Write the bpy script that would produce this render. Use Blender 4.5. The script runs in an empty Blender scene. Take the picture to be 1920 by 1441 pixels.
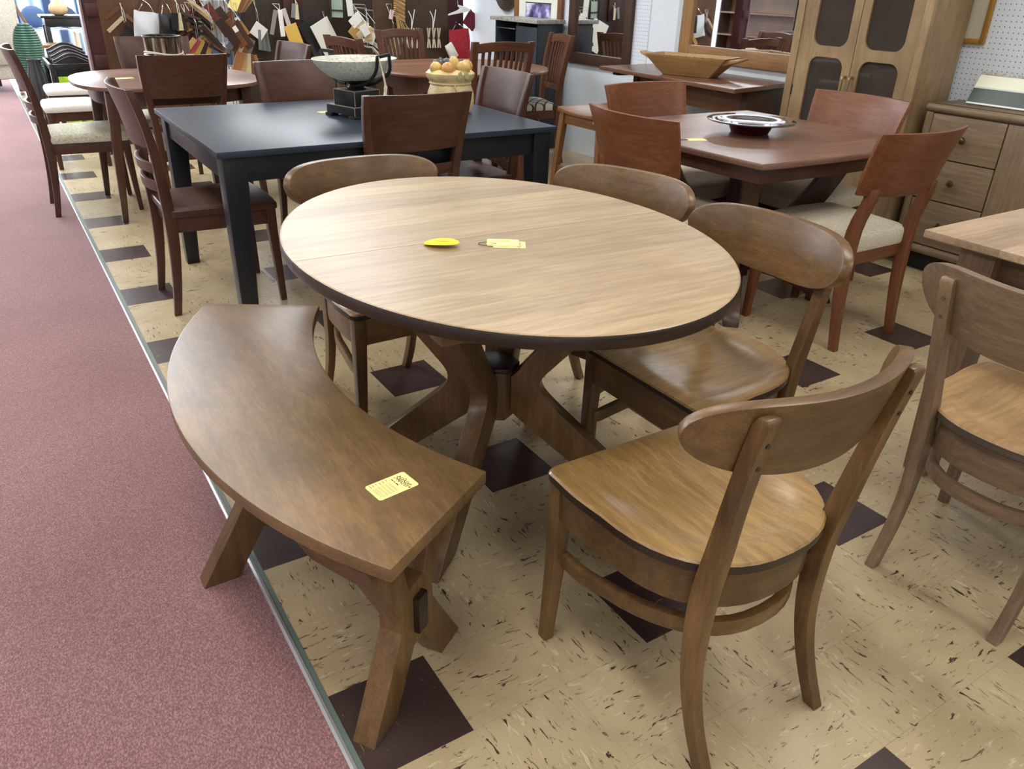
import bpy, bmesh, math, random
from mathutils import Vector, Matrix
random.seed(7)
PI = math.pi
SC = bpy.context.scene
COL = SC.collection

# ------------------------------------------------------------------ camera
CAM = Vector((-0.5431, -0.9375, 1.3421))
YAW, PITCH, ROLL, FPX = math.radians(-33.024), math.radians(27.248), math.radians(1.742), 1467.0
W, H = 1920.0, 1441.0
_r = Vector((math.cos(YAW), math.sin(YAW), 0))
_hf = Vector((-math.sin(YAW), math.cos(YAW), 0))
FW = _hf * math.cos(PITCH) + Vector((0, 0, -math.sin(PITCH)))
_u = _hf * math.sin(PITCH) + Vector((0, 0, math.cos(PITCH)))
RT = _r * math.cos(ROLL) + _u * math.sin(ROLL)
UP = _u * math.cos(ROLL) - _r * math.sin(ROLL)
cd = bpy.data.cameras.new('camera')
cd.sensor_width = 36.0
cd.lens = FPX / W * 36.0
cd.clip_start, cd.clip_end = 0.05, 60
cam = bpy.data.objects.new('camera', cd)
COL.objects.link(cam)
m3 = Matrix((RT, UP, -FW)).transposed()
cam.matrix_world = Matrix.Translation(CAM) @ m3.to_4x4()
SC.camera = cam


def ray(px, py):
    return RT * (px - W / 2) - UP * (py - H / 2) + FW * FPX


def on_z(px, py, z):
    d = ray(px, py)
    return CAM + d * ((z - CAM.z) / d.z)


def on_y(px, py, y):
    d = ray(px, py)
    return CAM + d * ((y - CAM.y) / d.y)


def on_x(px, py, x):
    d = ray(px, py)
    return CAM + d * ((x - CAM.x) / d.x)


def project(p):
    v = Vector(p) - CAM
    d = v.dot(FW)
    if d < 0.05:
        return None
    return (W / 2 + FPX * v.dot(RT) / d, H / 2 - FPX * v.dot(UP) / d, d)


# ------------------------------------------------------------------ world, lights, exposure
wd = bpy.data.worlds.new('world')
SC.world = wd
wd.use_nodes = True
wd.node_tree.nodes['Background'].inputs[0].default_value = (0.80, 0.90, 1.0, 1)
wd.node_tree.nodes['Background'].inputs[1].default_value = 1.0
SC.view_settings.view_transform = 'Standard'
SC.view_settings.look = 'None'
SC.view_settings.exposure = 0.22
SC.view_settings.gamma = 1.0
SC.view_settings.use_curve_mapping = False

ROOM_X0, ROOM_X1, ROOM_Y0, ROOM_Y1, CEIL = -5.0, 3.8, -4.0, 17.0, 2.9


def tube_light(name, x, y, sx, sy, power, col=(1.0, 0.95, 0.87), z=CEIL - 0.06):
    l = bpy.data.lights.new(name, 'AREA')
    l.shape = 'RECTANGLE'
    l.size, l.size_y = sx, sy
    l.energy = power
    l.color = col
    o = bpy.data.objects.new(name, l)
    o.location = (x, y, z)
    COL.objects.link(o)
    return o


# ceiling troffers over the near bays; continuous cooler fluorescent rows over the window end of the shop
for fx in (-3.0, -0.5, 2.0):
    for fy in (-2.4, 0.1, 2.6):
        tube_light('ceiling_troffer', fx, fy, 0.60, 1.25, 25.0, (1.0, 0.968, 0.915))
    tube_light('fluorescent_row', fx, 10.0, 0.70, 11.0, 255.0, (0.92, 0.965, 1.0))
# shop windows at the far end of the store: cool daylight
wl = tube_light('window_daylight', -1.6, ROOM_Y1 - 0.15, 5.6, 1.9, 420.0, (0.80, 0.90, 1.0), 1.6)
wl.rotation_euler = (math.radians(-90), 0, 0)


# ------------------------------------------------------------------ materials
def lin(c):
    return tuple(((v / 255.0) / 12.92 if v / 255.0 <= 0.04045 else ((v / 255.0 + 0.055) / 1.055) ** 2.4) for v in c) + (1.0,)


class NT:
    def __init__(s, name):
        s.m = bpy.data.materials.new(name)
        s.m.use_nodes = True
        s.t = s.m.node_tree
        s.b = s.t.nodes['Principled BSDF']

    def n(s, typ, **kw):
        nd = s.t.nodes.new(typ)
        for k, v in kw.items():
            if k.startswith('i_'):
                nd.inputs[k[2:].replace('_', ' ')].default_value = v
            else:
                setattr(nd, k, v)
        return nd

    def l(s, a, ao, b, bi):
        s.t.links.new(a.outputs[ao], b.inputs[bi])

    def setp(s, **kw):
        for k, v in kw.items():
            s.b.inputs[k.replace('_', ' ')].default_value = v


def ramp(nt, stops):
    r = nt.n('ShaderNodeValToRGB')
    e = r.color_ramp.elements
    while len(e) < len(stops):
        e.new(0.5)
    for el, (p, c) in zip(e, stops):
        el.position = p
        el.color = c
    return r


def plain(name, c, rough=0.5, metal=0.0, coat=0.0, spec=0.5, noise=0.0, nscale=30.0, bump=0.0):
    nt = NT(name)
    nt.setp(Base_Color=lin(c), Roughness=rough, Metallic=metal, Coat_Weight=coat, Specular_IOR_Level=spec)
    if noise or bump:
        tc = nt.n('ShaderNodeTexCoord')
        ns = nt.n('ShaderNodeTexNoise', i_Scale=nscale, i_Detail=4.0)
        nt.l(tc, 'Object', ns, 'Vector')
        lo = tuple(max(0, v * (1 - noise)) for v in c)
        hi = tuple(min(255, v * (1 + noise)) for v in c)
        rp = ramp(nt, [(0.3, lin(lo)), (0.7, lin(hi))])
        nt.l(ns, 'Fac', rp, 'Fac')
        nt.l(rp, 'Color', nt.b, 'Base Color')
        if bump:
            bp = nt.n('ShaderNodeBump', i_Strength=bump, i_Distance=0.002)
            nt.l(ns, 'Fac', bp, 'Height')
            nt.l(bp, 'Normal', nt.b, 'Normal')
    return nt.m


_wood = {}


def wood(key, dark, light, axis='Z', rough=0.38, stretch=14.0, scale=5.0, coat=0.0, plank=0.0, plankaxis='Y', figure=0.5, spec=0.5, seed=0.0):
    """procedural stained wood; axis = grain direction in object space; plank = board width in m"""
    k = (key, axis)
    if k in _wood:
        return _wood[k]
    nt = NT('%s_wood_%s' % (key, axis.lower()))
    tc = nt.n('ShaderNodeTexCoord')
    oi = nt.n('ShaderNodeObjectInfo')
    mp = nt.n('ShaderNodeMapping')
    sc = {'X': (1.0, stretch, stretch), 'Y': (stretch, 1.0, stretch), 'Z': (stretch, stretch, 1.0)}[axis]
    mp.inputs['Scale'].default_value = sc
    cmb = nt.n('ShaderNodeMath', operation='MULTIPLY')
    cmb.inputs[1].default_value = 37.0
    nt.l(oi, 'Random', cmb, 0)
    vadd = nt.n('ShaderNodeVectorMath', operation='ADD')
    nt.l(tc, 'Object', vadd, 0)
    src = vadd
    if plank:
        sp = nt.n('ShaderNodeSeparateXYZ')
        nt.l(tc, 'Object', sp, 'Vector')
        dv = nt.n('ShaderNodeMath', operation='DIVIDE')
        dv.inputs[1].default_value = plank
        nt.l(sp, plankaxis, dv, 0)
        fl = nt.n('ShaderNodeMath', operation='FLOOR')
        nt.l(dv, 0, fl, 0)
        wn = nt.n('ShaderNodeTexWhiteNoise', noise_dimensions='1D')
        nt.l(fl, 0, wn, 'W')
        ofs = nt.n('ShaderNodeVectorMath', operation='SCALE')
        ofs.inputs['Scale'].default_value = 9.0
        nt.l(wn, 'Color', ofs, 0)
        nt.l(ofs, 0, vadd, 1)
    else:
        cx = nt.n('ShaderNodeCombineXYZ')
        nt.l(cmb, 0, cx, 'X')
        nt.l(cmb, 0, cx, 'Y')
        nt.l(cmb, 0, cx, 'Z')
        nt.l(cx, 0, vadd, 1)
    nt.l(src, 0, mp, 'Vector')
    n1 = nt.n('ShaderNodeTexNoise', i_Scale=scale, i_Detail=5.0, i_Roughness=0.6, i_Distortion=0.35)
    nt.l(mp, 'Vector', n1, 'Vector')
    n2 = nt.n('ShaderNodeTexNoise', i_Scale=3.2, i_Detail=3.0)          # blotchy stain
    nt.l(src, 0, n2, 'Vector')
    n3 = nt.n('ShaderNodeTexNoise', i_Scale=scale * 7.0, i_Detail=3.0)  # fine pores
    nt.l(mp, 'Vector', n3, 'Vector')
    a = nt.n('ShaderNodeMix')
    a.inputs['Factor'].default_value = figure
    nt.l(n1, 'Fac', a, 'A')
    nt.l(n2, 'Fac', a, 'B')
    b = nt.n('ShaderNodeMix')
    b.inputs['Factor'].default_value = 0.22
    nt.l(a, 'Result', b, 'A')
    nt.l(n3, 'Fac', b, 'B')
    last = b
    if plank:
        pm = nt.n('ShaderNodeMath', operation='MULTIPLY_ADD')
        nt.l(wn, 'Value', pm, 0)
        pm.inputs[1].default_value = 0.16
        pm.inputs[2].default_value = -0.08
        ad = nt.n('ShaderNodeMath', operation='ADD')
        nt.l(b, 'Result', ad, 0)
        nt.l(pm, 0, ad, 1)
        last = ad
    mid = tuple((p + q) / 2 for p, q in zip(dark, light))
    rp = ramp(nt, [(0.32, lin(dark)), (0.5, lin(mid)), (0.68, lin(light))])
    nt.l(last, 0, rp, 'Fac')
    nt.l(rp, 'Color', nt.b, 'Base Color')
    nt.setp(Roughness=rough, Coat_Weight=coat, Coat_Roughness=0.25, Specular_IOR_Level=spec)
    bp = nt.n('ShaderNodeBump', i_Strength=0.12, i_Distance=0.0006)
    nt.l(n3, 'Fac', bp, 'Height')
    nt.l(bp, 'Normal', nt.b, 'Normal')
    _wood[k] = nt.m
    return nt.m


def maple(ax): return wood('brown_maple', (66, 47, 28), (134, 101, 61), ax, rough=0.34, stretch=9, figure=0.55)  # frame tone of the maple finish, with the shading of the legs in the colour
def mapleseat(ax): return wood('honey_maple', (112, 84, 47), (186, 152, 98), ax, rough=0.30, coat=0.35, stretch=12, figure=0.45)  # same finish as the frame, lighter because light on the seat is painted in
def mapletop(ax): return wood('maple_top', (142, 119, 87), (188, 165, 127), ax, rough=0.36, coat=0.15, stretch=12, figure=0.25, plank=0.085, plankaxis='Y')
def benchtop(ax): return wood('maple_bench', (80, 61, 39), (144, 114, 73), ax, rough=0.40, coat=0.12, stretch=6, figure=0.55)
def darkedge(ax): return wood('dark_edge', (28, 20, 16), (56, 41, 32), ax, rough=0.34)
def cherry(ax): return wood('cherry', (53, 32, 24), (92, 57, 42), ax, rough=0.36, figure=0.4)
def redcherry(ax): return wood('red_cherry', (90, 50, 29), (137, 83, 52), ax, rough=0.36, figure=0.35)
def cherrytop(ax): return wood('cherry_top', (96, 68, 55), (140, 105, 86), ax, rough=0.34, coat=0.15, figure=0.3, plank=0.11, plankaxis='Y')
def mission(ax): return wood('mission', (66, 38, 26), (112, 70, 48), ax, rough=0.4, figure=0.35)
def oakstool(ax): return wood('oak_stool', (92, 60, 32), (138, 93, 54), ax, rough=0.38, figure=0.35)
def weathered(ax): return wood('weathered', (92, 74, 58), (152, 126, 98), ax, rough=0.42, figure=0.45)
def weatheredtop(ax): return wood('weathered_top', (138, 116, 94), (190, 166, 138), ax, rough=0.40, figure=0.3, plank=0.12, plankaxis='Y')
def mango(ax): return wood('mango', (114, 92, 66), (172, 146, 107), ax, rough=0.45, stretch=7, figure=0.5)
def greyoak(ax): return wood('grey_oak', (96, 80, 62), (146, 126, 98), ax, rough=0.5, figure=0.4)
def walnutpanel(ax): return wood('walnut_panel', (50, 32, 22), (86, 58, 40), ax, rough=0.5, figure=0.4)
def darkpost(ax): return wood('dark_post', (44, 20, 20), (76, 36, 34), ax, rough=0.4)
def doughwood(ax): return wood('dough_bowl', (134, 100, 60), (190, 154, 100), ax, rough=0.5, figure=0.5)


M = {}
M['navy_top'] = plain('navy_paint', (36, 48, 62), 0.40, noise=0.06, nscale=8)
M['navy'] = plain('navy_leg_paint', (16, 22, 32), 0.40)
M['fabric'] = plain('oatmeal_fabric', (206, 198, 176), 0.9, noise=0.10, nscale=160, bump=0.6)
M['fabric_sage'] = plain('sage_fabric', (190, 188, 168), 0.9, noise=0.14, nscale=90, bump=0.6)
M['fabric_white'] = plain('ivory_fabric', (222, 220, 210), 0.9, noise=0.05, nscale=90, bump=0.4)
M['black'] = plain('black_lacquer', (20, 20, 22), 0.35)
M['blackmatte'] = plain('black_matte', (26, 26, 28), 0.7)
M['steel'] = plain('steel', (200, 205, 205), 0.25, metal=1.0)
M['brass'] = plain('antique_brass', (120, 104, 76), 0.32, metal=1.0)
M['white'] = plain('white_paint', (232, 236, 240), 0.6)
M['cream'] = plain('cream_card', (238, 230, 196), 0.7)
M['cardyellow'] = plain('yellow_card', (243, 236, 160), 0.7)
M['saleyellow'] = plain('bright_yellow_card', (250, 226, 20), 0.6)
M['ink'] = plain('ink', (24, 22, 20), 0.8)
M['fadedink'] = plain('faded_ink', (176, 164, 100), 0.8)
M['cord'] = plain('cord', (70, 58, 44), 0.8)
M['whitecord'] = plain('white_cord', (220, 216, 206), 0.8)
M['wirewhite'] = plain('white_plastic', (236, 238, 238), 0.4)
M['ceiling'] = plain('ceiling_paint', (225, 224, 218), 0.9)


# ------------------------------------------------------------------ mesh helpers
def link(o, parent=None):
    COL.objects.link(o)
    if parent is not None:
        o.parent = parent
    return o


def tag(o, label=None, cat=None, group=None, kind=None):
    if label: o['label'] = label
    if cat: o['category'] = cat
    if group: o['group'] = group
    if kind: o['kind'] = kind
    return o


def thing(name, label, cat, loc=(0, 0, 0), rz=0.0, group=None):
    o = bpy.data.objects.new(name, None)
    o.empty_display_size = 0.1
    o.location = loc
    o.rotation_euler = (0, 0, rz)
    link(o)
    return tag(o, label, cat, group)


def copy_tree(o, parent=None, loc=None, rz=None, label=None):
    c = o.copy()
    link(c)
    c.parent = parent
    if loc is not None: c.location = loc
    if rz is not None: c.rotation_euler = (0, 0, rz)
    if label: c['label'] = label
    for ch in list(o.children):
        copy_tree(ch, c)
    return c


class MB:
    def __init__(s):
        s.v, s.f, s.mi = [], [], []
        s.cur = 0

    def add(s, vs, fs):
        b = len(s.v)
        s.v += [tuple(v) for v in vs]
        for f in fs:
            s.f.append([b + i for i in f])
            s.mi.append(s.cur)
        return s

    def box(s, x0, x1, y0, y1, z0, z1, T=None):
        vs = [(x, y, z) for z in (z0, z1) for y in (y0, y1) for x in (x0, x1)]
        if T is not None: vs = [T @ Vector(v) for v in vs]
        return s.add(vs, [(0, 2, 3, 1), (4, 5, 7, 6), (0, 1, 5, 4), (2, 6, 7, 3), (0, 4, 6, 2), (1, 3, 7, 5)])

    def cbox(s, c, d, T=None):
        return s.box(c[0] - d[0] / 2, c[0] + d[0] / 2, c[1] - d[1] / 2, c[1] + d[1] / 2, c[2] - d[2] / 2, c[2] + d[2] / 2, T)

    def loft(s, rings, cap=True, closed=False):
        n = len(rings[0])
        vs = [p for r in rings for p in r]
        fs = []
        m = len(rings)
        for i in range(m if closed else m - 1):
            a, b = i * n, ((i + 1) % m) * n
            for j in range(n):
                k = (j + 1) % n
                fs.append((a + j, a + k, b + k, b + j))
        if cap and not closed:
            fs.append(tuple(reversed(range(n))))
            fs.append(tuple((m - 1) * n + j for j in range(n)))
        return s.add(vs, fs)

    def prism(s, poly, z0, z1, T=None):
        a = [Vector((p[0], p[1], z0)) for p in poly]
        b = [Vector((p[0], p[1], z1)) for p in poly]
        if T is not None:
            a = [T @ p for p in a]
            b = [T @ p for p in b]
        return s.loft([a, b])

    def bar(s, pts, half):
        """square-section bar along pts; half = list of (hx, hy) half sizes in world x,y"""
        rings = []
        for (x, y, z), (hx, hy) in zip(pts, half):
            rings.append([(x - hx, y - hy, z), (x + hx, y - hy, z), (x + hx, y + hy, z), (x - hx, y + hy, z)])
        return s.loft(rings)

    def band(s, path, z0, z1, t, closed=False):
        """upright strip of thickness t following a plan path; z0/z1 numbers or lists"""
        n = len(path)
        rings = []
        for i, p in enumerate(path):
            a = path[i - 1] if (i > 0 or closed) else p
            b = path[(i + 1) % n] if (i < n - 1 or closed) else p
            d = Vector((b[0] - a[0], b[1] - a[1]))
            d.normalize()
            nx, ny = -d.y * t / 2, d.x * t / 2
            za = z0[i] if isinstance(z0, (list, tuple)) else z0
            zb = z1[i] if isinstance(z1, (list, tuple)) else z1
            rings.append([(p[0] - nx, p[1] - ny, za), (p[0] + nx, p[1] + ny, za), (p[0] + nx, p[1] + ny, zb), (p[0] - nx, p[1] - ny, zb)])
        return s.loft(rings, closed=closed)

    def lathe(s, prof, n=32, T=None, cx=0, cy=0):
        rings = []
        for r, z in prof:
            ring = [Vector((cx + r * math.cos(2 * PI * k / n), cy + r * math.sin(2 * PI * k / n), z)) for k in range(n)]
            if T is not None: ring = [T @ p for p in ring]
            rings.append(ring)
        return s.loft(rings)

    def tube(s, pts, r, n=8, closed=False):
        pts = [Vector(p) for p in pts]
        rings = []
        m = len(pts)
        for i, p in enumerate(pts):
            a = pts[i - 1] if (i > 0 or closed) else p
            b = pts[(i + 1) % m] if (i < m - 1 or closed) else p
            d = (b - a)
            d.normalize()
            u = d.cross(Vector((0, 0, 1)))
            if u.length < 0.05: u = d.cross(Vector((0, 1, 0)))
            u.normalize()
            w = u.cross(d)
            rr = r[i] if isinstance(r, (list, tuple)) else r
            rings.append([p + (u * math.cos(2 * PI * k / n) + w * math.sin(2 * PI * k / n)) * rr for k in range(n)])
        return s.loft(rings, closed=closed)

    def sphere(s, c, r, n=12, sc=(1, 1, 1)):
        prof = []
        rings = []
        for i in range(n // 2 + 1):
            a = PI * i / (n // 2)
            rr, zz = max(1e-4, math.sin(a)), -math.cos(a)
            rings.append([(c[0] + r * sc[0] * rr * math.cos(2 * PI * k / n), c[1] + r * sc[1] * rr * math.sin(2 * PI * k / n), c[2] + r * sc[2] * zz) for k in range(n)])
        return s.loft(rings)

    def build(s, name, mat, parent=None, bevel=0.0, seg=2, ang=40, smooth=True):
        me = bpy.data.meshes.new(name)
        me.from_pydata(s.v, [], s.f)
        mats = mat if isinstance(mat, (list, tuple)) else [mat]
        for mm in mats: me.materials.append(mm)
        if len(mats) > 1:
            me.polygons.foreach_set('material_index', s.mi)
        bm = bmesh.new()
        bm.from_mesh(me)
        bmesh.ops.recalc_face_normals(bm, faces=bm.faces)
        if bevel:
            es = [e for e in bm.edges if len(e.link_faces) == 2 and e.calc_face_angle(0) > math.radians(ang)]
            bmesh.ops.bevel(bm, geom=es, offset=bevel, segments=seg, affect='EDGES', profile=0.6, clamp_overlap=True)
        bm.to_mesh(me)
        bm.free()
        if smooth:
            me.shade_smooth()
            me.set_sharp_from_angle(angle=math.radians(42))
        o = bpy.data.objects.new(name, me)
        return link(o, parent)


def bez(p0, p1, p2, p3, n):
    out = []
    for i in range(n + 1):
        t = i / n
        a, b, c, d = (1 - t) ** 3, 3 * t * (1 - t) ** 2, 3 * t * t * (1 - t), t ** 3
        out.append(tuple(a * w + b * x + c * y + d * z for w, x, y, z in zip(p0, p1, p2, p3)))
    return out


def smooth_path(pts, n=6):
    """Catmull-Rom through points"""
    P = [Vector(p) for p in pts]
    P = [P[0] * 2 - P[1]] + P + [P[-1] * 2 - P[-2]]
    out = []
    for i in range(1, len(P) - 2):
        for k in range(n):
            t = k / n
            a, b, c, d = P[i - 1], P[i], P[i + 1], P[i + 2]
            out.append(0.5 * ((2 * b) + (c - a) * t + (2 * a - 5 * b + 4 * c - d) * t * t + (3 * b - a - 3 * c + d) * t ** 3))
    out.append(P[-2].copy())
    return out


def sstep(a, b, x):
    t = max(0.0, min(1.0, (x - a) / (b - a)))
    return t * t * (3 - 2 * t)
# ------------------------------------------------------------------ structure
T = 0.2286


def tile_material(name, base, light, fleck, pale, axis, fleck_amt, pale_amt):
    nt = NT(name)
    ge = nt.n('ShaderNodeNewGeometry')

    def streak(al, ac, rot, off):
        mp = nt.n('ShaderNodeMapping')
        mp.inputs['Location'].default_value = (off, off * 0.7, 0)
        mp.inputs['Rotation'].default_value = (0, 0, rot)
        mp.inputs['Scale'].default_value = (al, ac, 1) if axis == 'X' else (ac, al, 1)
        nt.l(ge, 'Position', mp, 'Vector')
        ns = nt.n('ShaderNodeTexNoise', i_Scale=1.0, i_Detail=4.0, i_Roughness=0.65, i_Distortion=0.9)
        nt.l(mp, 'Vector', ns, 'Vector')
        return ns

    def mask(ns, lo, hi):
        mr = nt.n('ShaderNodeMapRange')
        mr.inputs['From Min'].default_value = lo
        mr.inputs['From Max'].default_value = hi
        nt.l(ns, 'Fac', mr, 'Value')
        return mr
    cl = nt.n('ShaderNodeTexNoise', i_Scale=5.0, i_Detail=3.0)
    nt.l(ge, 'Position', cl, 'Vector')
    rp = ramp(nt, [(0.35, lin(base)), (0.65, lin(light))])
    nt.l(cl, 'Fac', rp, 'Fac')
    p = mask(streak(17, 60, 0.25, 3.0), pale_amt, pale_amt + 0.07)
    mx = nt.n('ShaderNodeMix', data_type='RGBA')
    nt.l(p, 'Result', mx, 'Factor')
    nt.l(rp, 'Color', mx, 'A')
    mx.inputs['B'].default_value = lin(pale)
    f0 = mask(streak(20, 85, -0.2, 11.0), fleck_amt, fleck_amt + 0.03)
    cn = nt.n('ShaderNodeTexNoise', i_Scale=9.0, i_Detail=2.0)
    nt.l(ge, 'Position', cn, 'Vector')
    cm = mask(cn, 0.37, 0.50)
    f = nt.n('ShaderNodeMath', operation='MULTIPLY')
    nt.l(f0, 'Result', f, 0)
    nt.l(cm, 'Result', f, 1)
    mx2 = nt.n('ShaderNodeMix', data_type='RGBA')
    nt.l(f, 0, mx2, 'Factor')
    nt.l(mx, 'Result', mx2, 'A')
    mx2.inputs['B'].default_value = lin(fleck)
    nt.l(mx2, 'Result', nt.b, 'Base Color')
    nt.setp(Roughness=0.30, Specular_IOR_Level=0.5)
    return nt.m


BEIGE = [tile_material('beige_tile_' + a.lower(), (172, 154, 120), (188, 171, 136), (66, 48, 42), (203, 189, 157), a, 0.604, 0.602) for a in 'XY']
DARK = [tile_material('dark_tile_' + a.lower(), (58, 44, 42), (68, 53, 51), (126, 104, 66), (84, 66, 62), a, 0.655, 0.64) for a in 'XY']

# floor slab under the tiles
mb = MB()
mb.box(-0.2286, ROOM_X1, ROOM_Y0, ROOM_Y1, -0.06, -0.003)
floor = mb.build('floor', plain('tile_mastic', (150, 130, 98), 0.8), smooth=False)
tag(floor, kind='structure')


def tile_mesh(w):
    m = MB()
    g, c = 0.0001, 0.0003
    a = [(g, g), (w - g, g), (w - g, T - g), (g, T - g)]
    b = [(g + c, g + c), (w - g - c, g + c), (w - g - c, T - g - c), (g + c, T - g - c)]
    m.loft([[(x, y, -0.003) for x, y in a], [(x, y, -0.0004) for x, y in a], [(x, y, 0.0) for x, y in b]])
    return m


tile_data = {}
cells = []
NI = 17
for j in range(int(ROOM_Y0 / T), int(ROOM_Y1 / T)):
    for i in range(-1, NI):
        if i == NI - 1:
            w = ROOM_X1 - i * T - 0.001
        else:
            w = T
        dark = (i + 1) % 3 == 0 and j % 3 == 0
        c = (i * T + w / 2, j * T + T / 2, 0)
        pr = project(c)
        vis = pr is not None and -120 < pr[0] < 2040 and -20 < pr[1] < 1620
        cells.append((pr[2] if vis else 1e6, i, j, w, dark))
cells.sort(key=lambda q: q[0])
rest = [MB(), ]
rest = MB()
for n, (d, i, j, w, dark) in enumerate(cells):
    par = (i + j) % 2
    if n < 300:
        key = (dark, par, round(w, 4))
        if key not in tile_data:
            mt = (DARK if dark else BEIGE)[par]
            o = tile_mesh(w).build('floor_tile', mt, smooth=False)
            tile_data[key] = o.data
            COL.objects.unlink(o)
            bpy.data.objects.remove(o)
        o = bpy.data.objects.new('floor_tile', tile_data[key])
        o.location = (i * T, j * T, 0)
        link(o, floor)
    else:
        rest.cur = (2 if dark else 0) + par
        m = tile_mesh(w)
        rest.add([(x + i * T, y + j * T, z) for x, y, z in m.v], m.f)
ro = rest.build('distant_floor_tiles', BEIGE + DARK, floor, smooth=False)
tag(ro, kind='stuff')

# carpet
nt = NT('rose_carpet')
ge = nt.n('ShaderNodeNewGeometry')
n1 = nt.n('ShaderNodeTexNoise', i_Scale=300.0, i_Detail=2.0, i_Roughness=0.6)
mp = nt.n('ShaderNodeMapping')
mp.inputs['Scale'].default_value = (1.0, 0.55, 1.0)
nt.l(ge, 'Position', mp, 'Vector')
nt.l(mp, 'Vector', n1, 'Vector')
n2 = nt.n('ShaderNodeTexNoise', i_Scale=1.6, i_Detail=3.0)
nt.l(ge, 'Position', n2, 'Vector')
rp = ramp(nt, [(0.30, lin((104, 70, 72))), (0.5, lin((132, 94, 96))), (0.72, lin((170, 134, 133)))])
mx = nt.n('ShaderNodeMix')
mx.inputs['Factor'].default_value = 0.16
nt.l(n1, 'Fac', mx, 'A')
nt.l(n2, 'Fac', mx, 'B')
nt.l(mx, 'Result', rp, 'Fac')
nt.l(rp, 'Color', nt.b, 'Base Color')
nt.setp(Roughness=1.0, Specular_IOR_Level=0.1, Sheen_Weight=0.35, Sheen_Roughness=0.5)
bp = nt.n('ShaderNodeBump', i_Strength=0.7, i_Distance=0.003)
nt.l(n1, 'Fac', bp, 'Height')
nt.l(bp, 'Normal', nt.b, 'Normal')
mb = MB()
mb.box(ROOM_X0, -0.243, ROOM_Y0, ROOM_Y1, -0.06, 0.001)
tag(mb.build('floor_carpet', nt.m, smooth=False), kind='structure')
# metal edging between carpet and tile
mb = MB()
mb.loft([[(-0.246, y, 0.0), (-0.246, y, 0.0035), (-0.240, y, 0.005), (-0.234, y, 0.0035), (-0.234, y, 0.0)] for y in (ROOM_Y0, ROOM_Y1)])
tr = tag(mb.build('trim_1', plain('bright_aluminium', (184, 190, 190), 0.38, metal=0.6), smooth=False), kind='structure')
mb = MB()
mb.box(-0.234, -0.2215, ROOM_Y0, ROOM_Y1, -0.002, 0.0012)
mb.build('edging_flange', plain('green_grey_edging', (98, 112, 104), 0.4), tr, smooth=False)

# walls and ceiling
wallmat = plain('cool_white_wall', (222, 230, 238), 0.55, noise=0.02, nscale=3)
mb = MB()
mb.box(ROOM_X1, ROOM_X1 + 0.1, ROOM_Y0, ROOM_Y1, -0.06, CEIL)
wr = tag(mb.build('wall_right', wallmat, smooth=False), kind='structure')
mb = MB()
mb.box(ROOM_X0 - 0.1, ROOM_X0, ROOM_Y0, ROOM_Y1, -0.06, CEIL)
tag(mb.build('wall_left', wallmat, smooth=False), kind='structure')
mb = MB()
mb.box(ROOM_X0 - 0.1, ROOM_X1 + 0.1, ROOM_Y0 - 0.1, ROOM_Y0, -0.06, CEIL)
tag(mb.build('wall_front', wallmat, smooth=False), kind='structure')
wb = MB()
wx0, wx1, wz0, wz1 = -4.4, 1.2, 0.65, 2.55
wb.box(ROOM_X0 - 0.1, ROOM_X1 + 0.1, ROOM_Y1, ROOM_Y1 + 0.1, -0.06, wz0)
wb.box(ROOM_X0 - 0.1, ROOM_X1 + 0.1, ROOM_Y1, ROOM_Y1 + 0.1, wz1, CEIL)
wb.box(ROOM_X0 - 0.1, wx0, ROOM_Y1, ROOM_Y1 + 0.1, wz0, wz1)
wb.box(wx1, ROOM_X1 + 0.1, ROOM_Y1, ROOM_Y1 + 0.1, wz0, wz1)
tag(wb.build('wall_back', wallmat, smooth=False), kind='structure')
mb = MB()
mb.box(ROOM_X0 - 0.1, ROOM_X1 + 0.1, ROOM_Y0 - 0.1, ROOM_Y1 + 0.1, CEIL, CEIL + 0.1)
tag(mb.build('ceiling', M['ceiling'], smooth=False), kind='structure')
# shop window in the back wall
mb = MB()
for x in (wx0, (wx0 * 2 + wx1) / 3, (wx0 + 2 * wx1) / 3, wx1 - 0.05):
    mb.box(x, x + 0.05, ROOM_Y1 + 0.02, ROOM_Y1 + 0.08, wz0, wz1)
mb.box(wx0, wx1, ROOM_Y1 + 0.02, ROOM_Y1 + 0.08, wz0, wz0 + 0.05)
mb.box(wx0, wx1, ROOM_Y1 + 0.02, ROOM_Y1 + 0.08, wz1 - 0.05, wz1)
w1 = tag(mb.build('window_1', M['white'], smooth=False), kind='structure')
nt = NT('window_glass')
nt.setp(Base_Color=(1, 1, 1, 1), Roughness=0.0, Transmission_Weight=1.0, IOR=1.1)
for k in range(3):
    a = wx0 + 0.05 + k * (wx1 - wx0) / 3
    mb = MB()
    mb.box(a, a + (wx1 - wx0) / 3 - 0.06, ROOM_Y1 + 0.045, ROOM_Y1 + 0.05, wz0 + 0.05, wz1 - 0.05)
    mb.build('pane', nt.m, w1, smooth=False)

# perforated hardboard on the right wall (fine holes: material)
nt = NT('pegboard')
ge = nt.n('ShaderNodeNewGeometry')
sp = nt.n('ShaderNodeSeparateXYZ')
nt.l(ge, 'Position', sp, 'Vector')


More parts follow.
